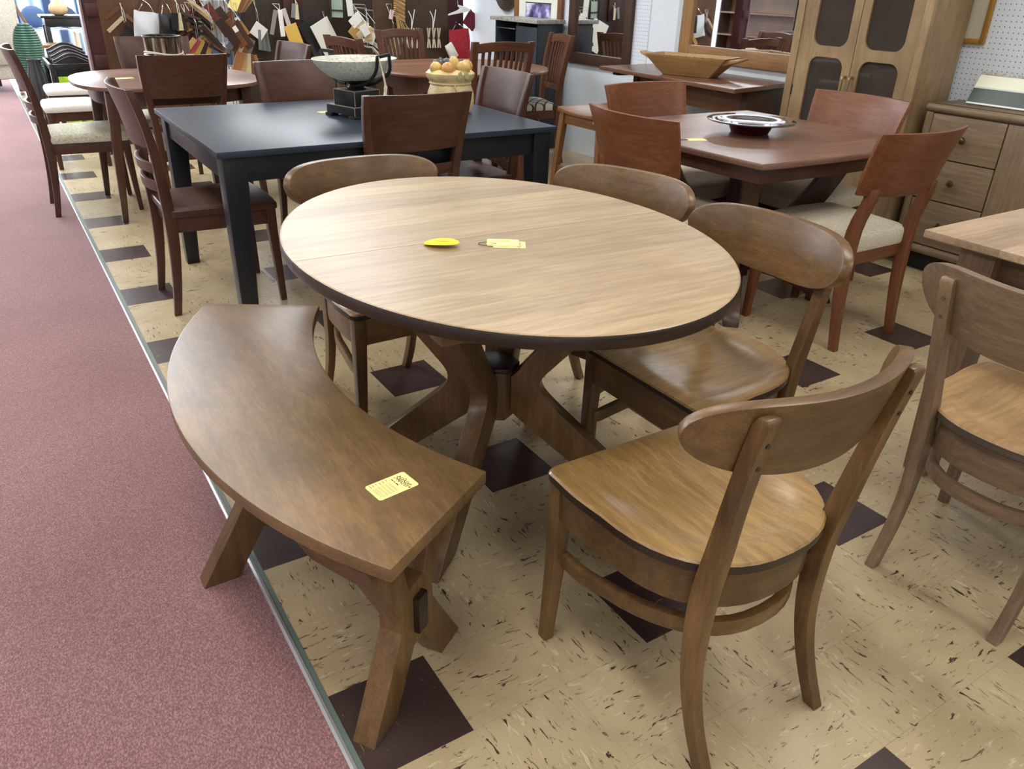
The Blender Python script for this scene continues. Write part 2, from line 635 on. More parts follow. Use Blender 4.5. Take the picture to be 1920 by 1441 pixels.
def frac_c(out):
    d = nt.n('ShaderNodeMath', operation='DIVIDE'); d.inputs[1].default_value = 0.0254
    nt.l(sp, out, d, 0)
    f = nt.n('ShaderNodeMath', operation='FRACT'); nt.l(d, 0, f, 0)
    s_ = nt.n('ShaderNodeMath', operation='SUBTRACT'); s_.inputs[1].default_value = 0.5
    nt.l(f, 0, s_, 0)
    p_ = nt.n('ShaderNodeMath', operation='POWER'); p_.inputs[1].default_value = 2.0
    a_ = nt.n('ShaderNodeMath', operation='ABSOLUTE'); nt.l(s_, 0, a_, 0)
    nt.l(a_, 0, p_, 0)
    return p_


a_, b_ = frac_c('Y'), frac_c('Z')
ad = nt.n('ShaderNodeMath', operation='ADD')
nt.l(a_, 0, ad, 0); nt.l(b_, 0, ad, 1)
lt = nt.n('ShaderNodeMath', operation='LESS_THAN'); lt.inputs[1].default_value = 0.0135
nt.l(ad, 0, lt, 0)
mx = nt.n('ShaderNodeMix', data_type='RGBA')
mx.inputs['A'].default_value = lin((222, 230, 238)); mx.inputs['B'].default_value = lin((92, 104, 128))
nt.l(lt, 0, mx, 'Factor'); nt.l(mx, 'Result', nt.b, 'Base Color')
nt.setp(Roughness=0.5)
for y0, y1 in ((-1.6, 0.80), (0.803, 2.02), (3.99, 4.20)):
    mb = MB()
    mb.box(ROOM_X1 - 0.006, ROOM_X1 + 0.001, y0, y1, 0.1, 2.3)
    mb.build('pegboard_panel', nt.m, wr, smooth=False)
mb = MB()   # grey joint cover on the wall
mb.box(ROOM_X1 - 0.010, ROOM_X1 + 0.001, 3.645, 3.685, 0.0, 2.5)
mb.build('joint_strip', plain('grey_strip', (196, 202, 206), 0.5), wr, smooth=False)
# ------------------------------------------------------------------ oval dining table with crossed base
def ellipse_half(a, b, side, n=48, gap=0.0009):
    pts = []
    for k in range(n + 1):
        t = PI * k / n
        pts.append((a * math.cos(t), side * (gap + b * math.sin(t) * (1 - gap / b))))
    return pts


TZ = 0.762
tbl = thing('dining_table', 'oval light brown maple table with dark edge and crossed pedestal base', 'table', (0.492, 0.745, 0), math.radians(-2.5))
for side in (1, -1):
    base = ellipse_half(0.5335, 0.686, side)
    if side < 0: base = base[::-1]

    def sc(p, d):
        r = math.hypot(p[0], p[1])
        k = (r - d) / r
        return (p[0] * k, p[1] if abs(p[1]) < 0.002 else p[1] * k)
    mb = MB()
    mb.cur = 1
    lay = [(0.010, TZ - 0.032), (0.002, TZ - 0.030), (0.0, TZ - 0.026), (0.0, TZ - 0.006), (0.0025, TZ - 0.0015)]
    rings = [[sc(p, d) + (z,) for p in base] for d, z in lay]
    mb.loft(rings, cap=False)
    mb.add([p for p in rings[0]], [tuple(range(len(base)))])
    mb.cur = 0
    top = [sc(p, 0.006) + (TZ,) for p in base]
    mb.loft([rings[-1], top], cap=False)
    mb.add(top, [tuple(range(len(base)))])
    mb.build('top_leaf', [mapletop('X'), darkedge('X')], tbl)

# slide frame under the top
for x0, x1, y0, y1, ax in ((-0.345, 0.345, -0.395, -0.335, 'X'), (-0.345, 0.345, 0.335, 0.395, 'X'), (-0.345, -0.285, -0.335, 0.335, 'Y'), (0.285, 0.345, -0.335, 0.335, 'Y')):
    mb = MB()
    mb.box(x0, x1, y0, y1, TZ - 0.092, TZ - 0.032)
    mb.build('cleat', maple(ax), tbl, bevel=0.002)


def cross_leg(zt):
    """K-shaped pedestal leg in the (r, z) plane"""
    out = [(0.405, zt), (0.185, zt * 0.635)]
    out += bez((0.168, zt * 0.605), (0.122, zt * 0.535), (0.120, zt * 0.505), (0.158, zt * 0.445), 10)
    out += [(0.190, zt * 0.400), (0.485, 0.0), (0.368, 0.0), (0.078, zt * 0.345), (0.050, zt * 0.385), (0.050, zt * 0.545), (0.072, zt * 0.580), (0.290, zt)]
    return out


def radial(poly, ang, t, cx=0, cy=0):
    c, s = math.cos(ang), math.sin(ang)
    a = [(cx + r * c - t / 2 * -s, cy + r * s - t / 2 * c, z) for r, z in poly]
    b = [(cx + r * c + t / 2 * -s, cy + r * s + t / 2 * c, z) for r, z in poly]
    return [a, b]


for ang in (40, 140, 222, 320):
    mb = MB()
    mb.loft(radial(cross_leg(TZ - 0.092), math.radians(ang), 0.052))
    mb.build('leg', maple('Z'), tbl, bevel=0.004, ang=30)
mb = MB()
hexp = [(0.062 * math.cos(PI / 6 + k * PI / 3), 0.062 * math.sin(PI / 6 + k * PI / 3)) for k in range(6)]
mb.prism(hexp, 0.235, 0.385)
mb.build('hub', maple('Z'), tbl, bevel=0.006)
mb = MB()
mb.prism([(x * 1.12, y * 1.12) for x, y in hexp], 0.385, 0.400)
mb.build('hub_cap', darkedge('X'), tbl, bevel=0.004)


# ------------------------------------------------------------------ curved bench
BZ = 0.462


def circ3(p, q, r):
    ax, ay, bx, by, cx, cy = *p, *q, *r
    d = 2 * (ax * (by - cy) + bx * (cy - ay) + cx * (ay - by))
    ux = ((ax * ax + ay * ay) * (by - cy) + (bx * bx + by * by) * (cy - ay) + (cx * cx + cy * cy) * (ay - by)) / d
    uy = ((ax * ax + ay * ay) * (cx - bx) + (bx * bx + by * by) * (ax - cx) + (cx * cx + cy * cy) * (bx - ax)) / d
    return ux, uy, math.hypot(ax - ux, ay - uy)


def arc(p, q, r, n):
    ux, uy, R = circ3(p, q, r)
    a0, a1, a2 = [math.atan2(t[1] - uy, t[0] - ux) for t in (p, q, r)]
    a0, a1, a2 = [a if a > 0 else a + 2 * PI for a in (a0, a1, a2)]
    return [(ux + R * math.cos(a0 + (a2 - a0) * k / n), uy + R * math.sin(a0 + (a2 - a0) * k / n)) for k in range(n + 1)]


bc = (-0.12, 0.707)
outer = arc((-0.150, 0.022), (-0.353, 0.707), (-0.128, 1.392), 36)
inner = arc((0.140, 0.198), (0.015, 0.707), (0.160, 1.218), 36)
outl = [(x - bc[0], y - bc[1]) for x, y in outer + inner[::-1]]
bench = thing('curved_bench', 'curved brown maple bench with crossed legs beside the oval table', 'bench', (bc[0], bc[1], 0))
mb = MB()
mb.prism(outl, BZ - 0.030, BZ)
mb.build('seat', benchtop('Y'), bench, bevel=0.004, ang=50)


def bench_x(w=0.40, t=0.050, zt=BZ - 0.030):
    """X-shaped end frame outline in (s, z)"""
    h = w / 2
    return [(-h + 0.015, zt), (-h + 0.115, zt), (-0.030, zt * 0.66), (0.030, zt * 0.66), (h - 0.115, zt), (h - 0.015, zt),
            (0.062, zt * 0.54), (0.062, zt * 0.46), (h, 0.0), (h - 0.085, 0.0), (0.018, zt * 0.30), (-0.018, zt * 0.30), (-h + 0.085, 0.0), (-h, 0.0), (-0.062, zt * 0.46), (-0.062, zt * 0.54)]


for (cx, cy, dx, dy, w) in ((-0.055, 0.180, 0.83, 0.56, 0.36), (-0.185, 0.715, 1.0, 0.0, 0.36), (-0.035, 1.235, 0.83, -0.56, 0.36)):
    d = Vector((dx, dy)).normalized()
    nrm = Vector((-d.y, d.x))
    poly = bench_x(w)
    ra = [(cx - bc[0] + d.x * s_ - nrm.x * 0.026, cy - bc[1] + d.y * s_ - nrm.y * 0.026, z) for s_, z in poly]
    rb = [(cx - bc[0] + d.x * s_ + nrm.x * 0.026, cy - bc[1] + d.y * s_ + nrm.y * 0.026, z) for s_, z in poly]
    mb = MB()
    mb.loft([ra, rb])
    fr = mb.build('cross_leg', maple('Z'), bench, bevel=0.003, ang=30)
    mb = MB()
    R4 = Matrix(((d.x, nrm.x, 0, cx - bc[0]), (d.y, nrm.y, 0, cy - bc[1]), (0, 0, 1, 0), (0, 0, 0, 1)))
    mb.box(-0.018, 0.018, -0.040, 0.040, 0.165, 0.255, R4)
    mb.build('tenon_block', darkedge('Z'), fr, bevel=0.003)
mb = MB()
mb.band([(-0.055 - bc[0] + 0.01, 0.20 - bc[1]), (-0.150 - bc[0], 0.45 - bc[1]), (-0.185 - bc[0], 0.715 - bc[1]), (-0.14 - bc[0], 0.98 - bc[1]), (-0.035 - bc[0], 1.215 - bc[1])], 0.185, 0.235, 0.03)
mb.build('stretcher', maple('Y'), bench, bevel=0.003)


# ------------------------------------------------------------------ oval-crest side chairs
def d_outline(w=0.232, yf=0.212, yr=-0.232, ns=8, na=22, rc=0.022, grow=0.0):
    """D-shaped seat outline, counter-clockwise from front right"""
    w += grow; yf += grow; yr -= grow
    pts = []
    for k in range(5):                                  # front right corner
        a = PI / 2 * k / 4
        pts.append((w - rc + rc * math.cos(a), yf - rc + rc * math.sin(a)))
    for k in range(5):
        a = PI / 2 + PI / 2 * k / 4
        pts.append((-w + rc + rc * math.cos(a), yf - rc + rc * math.sin(a)))
    y0 = 0.03
    for k in range(1, ns):
        t = k / ns
        y = yf - rc + (y0 - yf + rc) * t
        pts.append((-(w + 0.006 * math.sin(PI * t)), y))
    for k in range(na + 1):
        a = PI + PI * k / na
        cx, sx = math.cos(a), math.sin(a)
        e = 2 / 2.35
        pts.append((w * math.copysign(abs(cx) ** e, cx), y0 + (y0 - yr) * math.copysign(abs(sx) ** e, sx)))
    for k in range(1, ns):
        t = 1 - k / ns
        y = yf - rc + (y0 - yf + rc) * t
        pts.append((w + 0.006 * math.sin(PI * t), y))
    return pts


def saddle_seat(mb, outl, zt, th, scoop=0.013, top_mi=0, edge_mi=1, cy=0.0):
    S = [1.0, 0.985, 0.95, 0.90, 0.84, 0.74, 0.6, 0.45, 0.3, 0.15]

    def zz(x, y, s_):
        d = scoop * (1 - sstep(0.55, 0.90, s_)) * (1 - 0.75 * sstep(0.02, 0.20, y))
        ridge = 0.006 * math.exp(-(x / 0.018) ** 2) * sstep(-0.05, 0.14, y) * (1 - s_ ** 6)
        roll = 0.008 * sstep(0.15, 0.215, y)
        return zt - d + ridge - roll * 0.6
    mb.cur = edge_mi
    rb = [(x * 0.975, y * 0.975, zt - th) for x, y in outl]
    r0 = [(x, y, zt - th + 0.004) for x, y in outl]
    r1 = [(x, y, zz(x, y, 1.0) - 0.005) for x, y in outl]
    mb.loft([rb, r0, r1], cap=False)
    mb.add(rb, [tuple(range(len(rb)))])
    mb.cur = top_mi
    rings = [r1]
    for s_ in S[1:] if True else S:
        rings.append([(x * s_, cy + (y - cy) * s_, zz(x * s_, cy + (y - cy) * s_, s_)) for x, y in outl])
    mb.loft(rings, cap=False)
    mb.add(rings[-1] + [(0, cy, zz(0, cy, 0))], [(k, (k + 1) % len(outl), len(outl)) for k in range(len(outl))])


# side profile of the rear leg: (y, z)
REAR = [(-0.257, 0.0), (-0.214, 0.10), (-0.190, 0.20), (-0.184, 0.30), (-0.188, 0.40), (-0.204, 0.50), (-0.220, 0.60), (-0.238, 0.70), (-0.254, 0.776)]


def rear_y(z):
    for (a, b), (c, d) in zip(REAR, REAR[1:]):
        if b <= z <= d:
            return a + (c - a) * (z - b) / (d - b)
    return REAR[-1][0]


def oval_chair(name, label, frame, seatm, edge, loc, rz, group, crest_h=0.150, crest_w=0.266):
    t = thing(name, label, 'chair', loc, rz, group)
    mb = MB()
    ol = d_outline()
    saddle_seat(mb, ol, 0.458, 0.026, scoop=0.019)
    mb.build('seat', [seatm('Y'), edge('X')], t)
    # apron follows the seat
    ap = d_outline(w=0.205, yf=0.19, yr=-0.205, rc=0.012)
    mb = MB()
    mb.band(ap, 0.345, 0.432, 0.020, closed=True)
    mb.build('apron', frame('X'), t, bevel=0.002)
    for s_ in (-1, 1):
        mb = MB()
        x = s_ * 0.205
        pts = [(x + s_ * 0.012, 0.192, 0.0), (x + s_ * 0.004, 0.187, 0.20), (x, 0.185, 0.34), (x, 0.185, 0.4325)]
        mb.bar(pts, [(0.013, 0.013), (0.016, 0.016), (0.0185, 0.0185), (0.0185, 0.0185)])
        mb.build('front_leg', frame('Z'), t, bevel=0.003)
        mb = MB()
        pth = smooth_path([(s_ * (0.172 + 0.008 * math.cos(k)), y, z) for k, (y, z) in enumerate(REAR)], 4)
        rings = []
        for p in pth:
            z = p.z
            hw = 0.0135 + 0.002 * sstep(0.1, 0.4, z)
            hd = 0.0150 + 0.0065 * math.exp(-((z - 0.38) / 0.20) ** 2)
            x = s_ * (0.160 + 0.016 * sstep(0.35, 0.8, z))
            rings.append([(x - hw, p.y - hd, z), (x + hw, p.y - hd, z), (x + hw, p.y + hd, z), (x - hw, p.y + hd, z)])
        # rounded top
        zt = pth[-1].z
        yl = pth[-1].y
        for dz, k in ((0.010, 0.86), (0.016, 0.55)):
            x = s_ * 0.176
            rings.append([(x - 0.0155, yl - 0.015 * k - 0.003, zt + dz), (x + 0.0155, yl - 0.015 * k - 0.003, zt + dz), (x + 0.0155, yl + 0.015 * k - 0.003, zt + dz), (x - 0.0155, yl + 0.015 * k - 0.003, zt + dz)])
        mb.loft(rings)
        lg = mb.build('rear_leg', frame('Z'), t, bevel=0.004)
        for z in (0.70, 0.745):
            mb = MB()
            y = rear_y(z) - 0.0150
            mb.lathe([(0.0045, -0.002), (0.0045, 0.002)], 10, Matrix.Translation((s_ * 0.175, y, z)) @ Matrix.Rotation(PI / 2, 4, 'X'))
            mb.build('peg', edge('X'), lg)
    # curved stretcher
    st = [p for p in d_outline(w=0.190, yf=0.19, yr=-0.196, rc=0.004, ns=6, na=20)][10:]
    st = [(-0.196, 0.185)] + [p for p in st if p[1] < 0.165] + [(0.196, 0.185)]
    zs = [0.212 + 0.050 * (1 - sstep(-0.15, 0.18, p[1])) for p in st]
    mb = MB()
    mb.band(st, zs, [z + 0.036 for z in zs], 0.019)
    mb.build('stretcher', frame('X'), t, bevel=0.004)
    # crest rail
    mb = MB()
    rings = []
    N = 40
    for k in range(N + 1):
        u = -1 + 2 * k / N
        u = math.copysign(1 - (1 - abs(u)) ** 1.35, u) * 0.9985
        x = crest_w * u
        yc = -0.264 + 0.094 * u * u            # ends sweep forward
        slope = 0.188 * u / crest_w
        zc = 0.746 + 0.008 * u * u
        env = (1 - abs(u) ** 2.6) ** 0.5
        zhi = zc + crest_h * 0.40 * (1 - abs(u) ** 5) ** 0.5
        zlo = zc - crest_h * 0.62 * env
        n2 = Vector((-slope, 1.0)).normalized()
        tk = 0.013
        lean = 0.26
        ring = []
        for sgn, z in ((-1, zlo), (1, zlo), (1, zhi), (-1, zhi)):
            y = yc - lean * (z - zc)
            ring.append((x + sgn * tk * n2.x, y + sgn * tk * n2.y, z))
        rings.append(ring)
    mb.loft(rings)
    mb.build('crest_rail', frame('X'), t, bevel=0.004, ang=45)
    return t


G1 = 'oval-crest chairs at the oval table'
c0 = oval_chair('side_chair', 'brown maple oval-crest chair pulled out with its whole saddle seat showing', maple, mapleseat, darkedge, (0.486, -0.055, 0), 0.0, G1)
copy_tree(c0, None, (0.915, 0.395, 0), math.radians(90), 'brown maple oval-crest chair tucked under the oval table beside the fully visible chair')
copy_tree(c0, None, (0.93, 0.945, 0), math.radians(106), 'brown maple oval-crest chair between the oval table and the backs of the red-brown square-table chairs')
copy_tree(c0, None, (0.447, 1.325, 0), math.radians(181), 'brown maple oval-crest chair tucked in on the side facing the black table')

# weathered grey-brown chair and its table
oval_chair('weathered_chair', 'weathered grey-brown oval-crest chair pulled up to the pale weathered table', weathered, lambda a: wood('weathered_seat', (128, 100, 70), (190, 156, 112), a, rough=0.4), lambda a: wood('weathered_edge', (66, 58, 50), (96, 84, 72), a), (1.415, -0.245, 0), math.radians(-88), None, crest_h=0.17, crest_w=0.27)
wt = thing('dining_table', 'pale weathered rectangular table with moulded apron beside the weathered chair', 'table', (2.12, -0.45, 0))
wx, wy = 0.55, 0.69
mb = MB()
mb.loft([[(-wx + d, -wy + d, z), (wx - d, -wy + d, z), (wx - d, wy - d, z), (-wx + d, wy - d, z)] for d, z in ((0.035, 0.730), (0.0, 0.742), (0.0, 0.762))])
mb.build('top', weatheredtop('X'), wt, bevel=0.002)
for sx, sy, nm in ((-1, 1, 'l'), (1, 1, 'r'), (-1, -1, 'l'), (1, -1, 'r')):
    mb = MB()
    x, y = sx * (wx - 0.13), sy * (wy - 0.12)
    mb.bar([(x, y, 0.0), (x, y, 0.55), (x, y, 0.73)], [(0.036, 0.036), (0.05, 0.05), (0.05, 0.05)])
    mb.build('leg', weathered('Z'), wt, bevel=0.003)
for a in ((-wx + 0.18, wx - 0.18, wy - 0.125, wy - 0.105), (-wx + 0.18, wx - 0.18, -wy + 0.105, -wy + 0.125)):
    mb = MB()
    mb.box(a[0], a[1], a[2], a[3], 0.635, 0.73)
    mb.build('apron', weathered('X'), wt, bevel=0.002)
for x in (-wx + 0.115, wx - 0.135):
    mb = MB()
    mb.box(x, x + 0.02, -wy + 0.17, wy - 0.17, 0.635, 0.73)
    ap = mb.build('apron', weathered('Y'), wt, bevel=0.002)
    mb = MB()
    mb.box(x - 0.010, x + 0.03, -wy + 0.17, wy - 0.17, 0.620, 0.650)
    mb.build('bead', weathered('Y'), ap, bevel=0.005)


# ------------------------------------------------------------------ price tags on the near furniture
def round_rect(w, h, r, n=5):
    p = []
    for cx, cy, a0 in ((w / 2 - r, h / 2 - r, 0), (-w / 2 + r, h / 2 - r, 90), (-w / 2 + r, -h / 2 + r, 180), (w / 2 - r, -h / 2 + r, 270)):
        for k in range(n + 1):
            a = math.radians(a0 + 90 * k / n)
            p.append((cx + r * math.cos(a), cy + r * math.sin(a)))
    return p


def ink_line(mb, pts, z, w=0.0011):
    for a, b in zip(pts, pts[1:]):
        d = Vector((b[0] - a[0], b[1] - a[1]))
        if d.length < 1e-6: continue
        n = Vector((-d.y, d.x)).normalized() * w / 2
        mb.add([(a[0] - n.x, a[1] - n.y, z), (b[0] - n.x, b[1] - n.y, z), (b[0] + n.x, b[1] + n.y, z), (a[0] + n.x, a[1] + n.y, z)], [(0, 1, 2, 3)])


def price_tag(name, label, loc, rz, w=0.085, h=0.060, script=True, tilt=None, string=False):
    t = thing(name, label, 'tag', loc, rz)
    mb = MB()
    mb.prism(round_rect(w, h, 0.006), 0.0003, 0.0011)
    card = mb.build('card', M['cardyellow'], t, smooth=False)
    if script:
        z = 0.00122
        mb = MB()                                      # flourished script heading across the head of the card
        rnd = random.Random(3)
        for row, amp in ((0.020, 0.0045), (0.027, 0.0038)):
            pts = []
            for k in range(46):
                u = k / 45
                y = -h * 0.36 + u * h * 0.72
                pts.append((row * w / 0.085 + amp * math.sin(u * 31 + row * 900) * (0.6 + 0.4 * rnd.random()), y + 0.0022 * math.cos(u * 43)))
            ink_line(mb, pts, z, 0.0012)
        for sx, sy, r in ((0.034, 0.002, 0.0014), (0.024, -0.0245, 0.0022), (0.021, 0.008, 0.0020), (0.030, 0.018, 0.0015)):
            mb.add([(sx + r * math.cos(a), sy + r * math.sin(a), z) for a in [k * PI / 3 for k in range(6)]], [tuple(range(6))])
        for a, b in ((0.019, 0.013), (0.010, 0.006), (0.003, -0.006)):
            ink_line(mb, [(0.0105, a), (0.0105, b)], z, 0.0022)
        mb.build('script_heading', M['ink'], card, smooth=False)
        mb = MB()
        for k, xx in enumerate((0.0, -0.0075, -0.015, -0.0225, -0.030, -0.036)):
            ink_line(mb, [(xx, 0.025), (xx, 0.025 - 0.006 - 0.002 * (k % 3))], z, 0.0018)
            pts = []
            for q in range(22):
                y = 0.012 - q * 0.0016
                pts.append((xx + 0.0016 * math.sin(q * 1.9 + k) + 0.0008 * math.sin(q * 4.1), y))
            ink_line(mb, pts, z, 0.0007)
            ink_line(mb, [(xx - 0.0026, 0.014), (xx - 0.0026, -0.025)], z, 0.0004)
        mb.build('handwriting', M['fadedink'], card, smooth=False)
    if string:
        mb = MB()
        pts = [(-w / 2 + 0.008, 0, 0.0022), (-w / 2 - 0.012, 0.014, 0.002), (-w / 2 - 0.030, 0.010, 0.002), (-w / 2 - 0.036, -0.004, 0.002), (-w / 2 - 0.022, -0.014, 0.002), (-w / 2 - 0.004, -0.004, 0.0022), (-w / 2 + 0.008, 0, 0.0022)]
        mb.tube(smooth_path(pts, 5), 0.0008, 6)
        mb.build('string', M['cord'], t)
    return t


p = on_z(735, 911, BZ)
price_tag('price_tag', 'pale yellow printed price card lying on the curved bench', (p.x, p.y, BZ), math.radians(8), 0.090, 0.058)
p = on_z(955, 459, TZ)
pt = price_tag('price_tag', 'pair of pale yellow string tags lying on the oval table', (p.x, p.y, TZ), math.radians(-32), 0.080, 0.055, script=True, string=True)
mb = MB()
mb.prism([(x - 0.016, y + 0.012) for x, y in round_rect(0.080, 0.055, 0.006)], 0.0016, 0.0024)
c2 = mb.build('second_card', M['cardyellow'], pt, smooth=False)
mb = MB()
for yy in (0.026, 0.020):
    ink_line(mb, [(-0.045 + k * 0.0022, yy + 0.0018 * math.sin(k * 2.1)) for k in range(22)], 0.0025, 0.0012)
mb.build('script_heading', M['ink'], c2, smooth=False)
# oval yellow sale disc, slightly curled
p = on_z(828, 460, TZ)
sd = thing('sale_tag', 'bright yellow oval sale card lying on the oval table', 'tag', (p.x, p.y, TZ), math.radians(-40))
mb = MB()
ring = [(0.044 * math.cos(k * PI / 16), 0.029 * math.sin(k * PI / 16)) for k in range(32)]
zc = lambda x: 0.0012 + 0.012 * ((x + 0.052) / 0.104) ** 0.8 * 0 + 0.0035 * (1 - (x / 0.044) ** 2) + 0.002 + 0.06 * (x + 0.044)
mb.loft([[(x, y, zc(x)) for x, y in ring], [(x, y, zc(x) + 0.0012) for x, y in ring]], cap=False)
mb.loft([[(x, y, zc(x) + 0.0012) for x, y in ring], [(x * 0.5, y * 0.5, zc(x * 0.5) + 0.0012) for x, y in ring], [(x * 0.02, y * 0.02, zc(0) + 0.0012) for x, y in ring]])
mb.loft([[(x, y, zc(x)) for x, y in ring], [(x * 0.5, y * 0.5, zc(x * 0.5)) for x, y in ring], [(x * 0.02, y * 0.02, zc(0)) for x, y in ring]])
mb.build('card', M['saleyellow'], sd)
mb = MB()
ink_line(mb, [(-0.022 + k * 0.0021, 0.003 * math.sin(k * 1.7)) for k in range(22)], zc(0.022) + 0.0016, 0.002)
mb.build('handwriting', plain('faded_orange_ink', (214, 170, 20), 0.8), sd, smooth=False)
# ------------------------------------------------------------------ black rectangular table and its panel-back chairs
bt = thing('dining_table', 'black painted rectangular table with square tapered legs', 'table', (0.875, 2.695, 0))
hx, hy = 0.760, 0.595
mb = MB()
mb.box(-hx, hx, -hy, hy, 0.733, 0.757)
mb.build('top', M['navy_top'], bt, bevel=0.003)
for sx in (-1, 1):
    for sy in (-1, 1):
        mb = MB()
        x, y = sx * (hx - 0.065), sy * (hy - 0.065)
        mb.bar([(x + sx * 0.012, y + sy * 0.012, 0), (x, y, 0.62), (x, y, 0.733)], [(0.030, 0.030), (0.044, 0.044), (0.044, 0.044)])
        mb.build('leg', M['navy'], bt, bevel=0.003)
for sy in (-1, 1):
    mb = MB()
    mb.box(-hx + 0.11, hx - 0.11, sy * (hy - 0.045) - 0.012, sy * (hy - 0.045) + 0.012, 0.635, 0.733)
    mb.build('apron', M['navy'], bt, bevel=0.002)
for sx in (-1, 1):
    mb = MB()
    mb.box(sx * (hx - 0.045) - 0.012, sx * (hx - 0.045) + 0.012, -hy + 0.11, hy - 0.11, 0.635, 0.733)
    mb.build('apron', M['navy'], bt, bevel=0.002)


def trap_outline(wf, wr, yf, yr, r=0.03, n=5, bow=0.012):
    c = [(wf, yf), (-wf, yf), (-wr, yr), (wr, yr)]
    pts = []
    for i in range(4):
        p0, p1, p2 = Vector(c[i - 1]), Vector(c[i]), Vector(c[(i + 1) % 4])
        a = p1 + (p0 - p1).normalized() * r
        b = p1 + (p2 - p1).normalized() * r
        for k in range(n + 1):
            t = k / n
            q = a * (1 - t) ** 2 + p1 * 2 * t * (1 - t) + b * t * t
            pts.append((q.x, q.y))
        # subdivide the side towards the next corner
        nx_ = c[(i + 1) % 4]
        e = Vector(nx_) + (p1 - Vector(nx_)).normalized() * r
        for k in range(1, 6):
            t = k / 6
            q = b.lerp(e, t)
            if i == 0: q.y += bow * math.sin(PI * t)
            pts.append((q.x, q.y))
    return pts


def cushion(mb, ol, z0, zt, crown=0.018):
    rings = []
    for s_, z in ((0.985, z0), (1.0, z0 + 0.010), (1.0, zt - 0.022), (0.985, zt - 0.010), (0.955, zt - 0.002), (0.90, zt + crown * 0.25), (0.7, zt + crown * 0.7), (0.4, zt + crown * 0.95), (0.12, zt + crown)):
        rings.append([(x * s_, y * s_, z) for x, y in ol])
    mb.loft(rings)


PREAR = [(-0.242, 0.0), (-0.222, 0.14), (-0.208, 0.30), (-0.206, 0.42), (-0.212, 0.55), (-0.226, 0.70), (-0.248, 0.82), (-0.280, 0.938)]


def prof_at(prof, z):
    for (a, b), (c, d) in zip(prof, prof[1:]):
        if b <= z <= d:
            return a + (c - a) * (z - b) / (d - b)
    return prof[-1][0]


def curved_board(mb, halfw, z0, z1, bulge, prof, thick=0.016, n=18, yoff=0.0, taper=0.0, arch=0.0, lower_arch=0.0, nz=4):
    """board curved in plan (bulging to -Y), following the back profile"""
    rings = []
    for k in range(n + 1):
        u = -1 + 2 * k / n
        yc = -bulge * (1 - u * u)
        slope = 2 * bulge * u / halfw
        nn = Vector((-slope, 1)).normalized()
        ring = []
        zl, zh = z0 + lower_arch * (1 - u * u), z1 + arch * (1 - u * u)
        fr = [(zl + (zh - zl) * i / nz) for i in range(nz + 1)]
        for sgn, zs in ((-1, fr), (1, fr[::-1])):
            for z in zs:
                hw = halfw * (1 - taper * (zh - z) / max(1e-6, zh - zl))
                ring.append((hw * u + sgn * nn.x * thick / 2, prof_at(prof, z) + yoff + yc + sgn * nn.y * thick / 2, z))
        rings.append(ring)
    mb.loft(rings)


def panel_chair(name, label, loc, rz, group, wm=cherry, upholstery=None):
    t = thing(name, label, 'chair', loc, rz, group)
    mb = MB()
    if upholstery:
        cushion(mb, trap_outline(0.235, 0.20, 0.235, -0.205, 0.035), 0.425, 0.475)
        mb.build('seat_cushion', upholstery, t)
    else:
        ol = trap_outline(0.232, 0.20, 0.238, -0.215, 0.035)
        saddle_seat(mb, ol, 0.458, 0.034, scoop=0.011, edge_mi=0)
        mb.build('seat', wm('Y'), t)
    mb = MB()
    mb.band(trap_outline(0.205, 0.178, 0.205, -0.19, 0.006), 0.362, 0.426, 0.020, closed=True)
    mb.build('apron', wm('X'), t, bevel=0.002)
    for s_ in (-1, 1):
        mb = MB()
        mb.bar([(s_ * 0.214, 0.220, 0.0), (s_ * 0.205, 0.205, 0.34), (s_ * 0.205, 0.205, 0.426)], [(0.013, 0.013), (0.020, 0.020), (0.020, 0.020)])
        mb.build('front_leg', wm('Z'), t, bevel=0.003)
        pth = smooth_path([(0, y, z) for y, z in PREAR], 3)
        rings = []
        for p in pth:
            hw = 0.014 + 0.003 * sstep(0.0, 0.4, p.z)
            hd = 0.014 + 0.009 * math.exp(-((p.z - 0.42) / 0.3) ** 2)
            x = s_ * (0.180 + 0.004 * sstep(0.2, 0, p.z) + 0.040 * sstep(0.45, 0.94, p.z))
            rings.append([(x - hw, p.y - hd, p.z), (x + hw, p.y - hd, p.z), (x + hw, p.y + hd, p.z), (x - hw, p.y + hd, p.z)])
        mb = MB()
        mb.loft(rings)
        mb.build('rear_leg', wm('Z'), t, bevel=0.003)
    mb = MB()
    curved_board(mb, 0.222, 0.712, 0.938, 0.036, PREAR, taper=0.10, yoff=-0.004)
    mb.build('back_panel', wm('X'), t, bevel=0.003, ang=50)
    for z in (0.628, 0.552):
        mb = MB()
        curved_board(mb, 0.186 + 0.03 * (z - 0.55), z - 0.021, z + 0.021, 0.040, PREAR, nz=1)
        mb.build('back_slat', wm('X'), t, bevel=0.003, ang=50)
    return t


GP = 'panel-back chairs at the black table'
pe = panel_chair('panel_back_chair', 'dark cherry panel-back chair with wooden seat at the carpet end of the black table', (0.192, 2.712, 0), math.radians(-90), GP)
copy_tree(pe, None, (0.905, 2.312, 0), math.radians(0), 'dark cherry panel-back chair between the black table and the oval table')
copy_tree(pe, None, (0.905, 3.165, 0), math.radians(184), 'dark cherry panel-back chair across the black table behind the footed white bowl')
copy_tree(pe, None, (1.455, 2.70, 0), math.radians(90), 'dark cherry panel-back chair at the black table end beside the fruit-topped jar')

# ------------------------------------------------------------------ soft-square table with upholstered chairs behind it
st = thing('dining_table', 'soft-cornered reddish cherry table near the carpet behind the black table', 'table', (0.415, 4.545, 0))


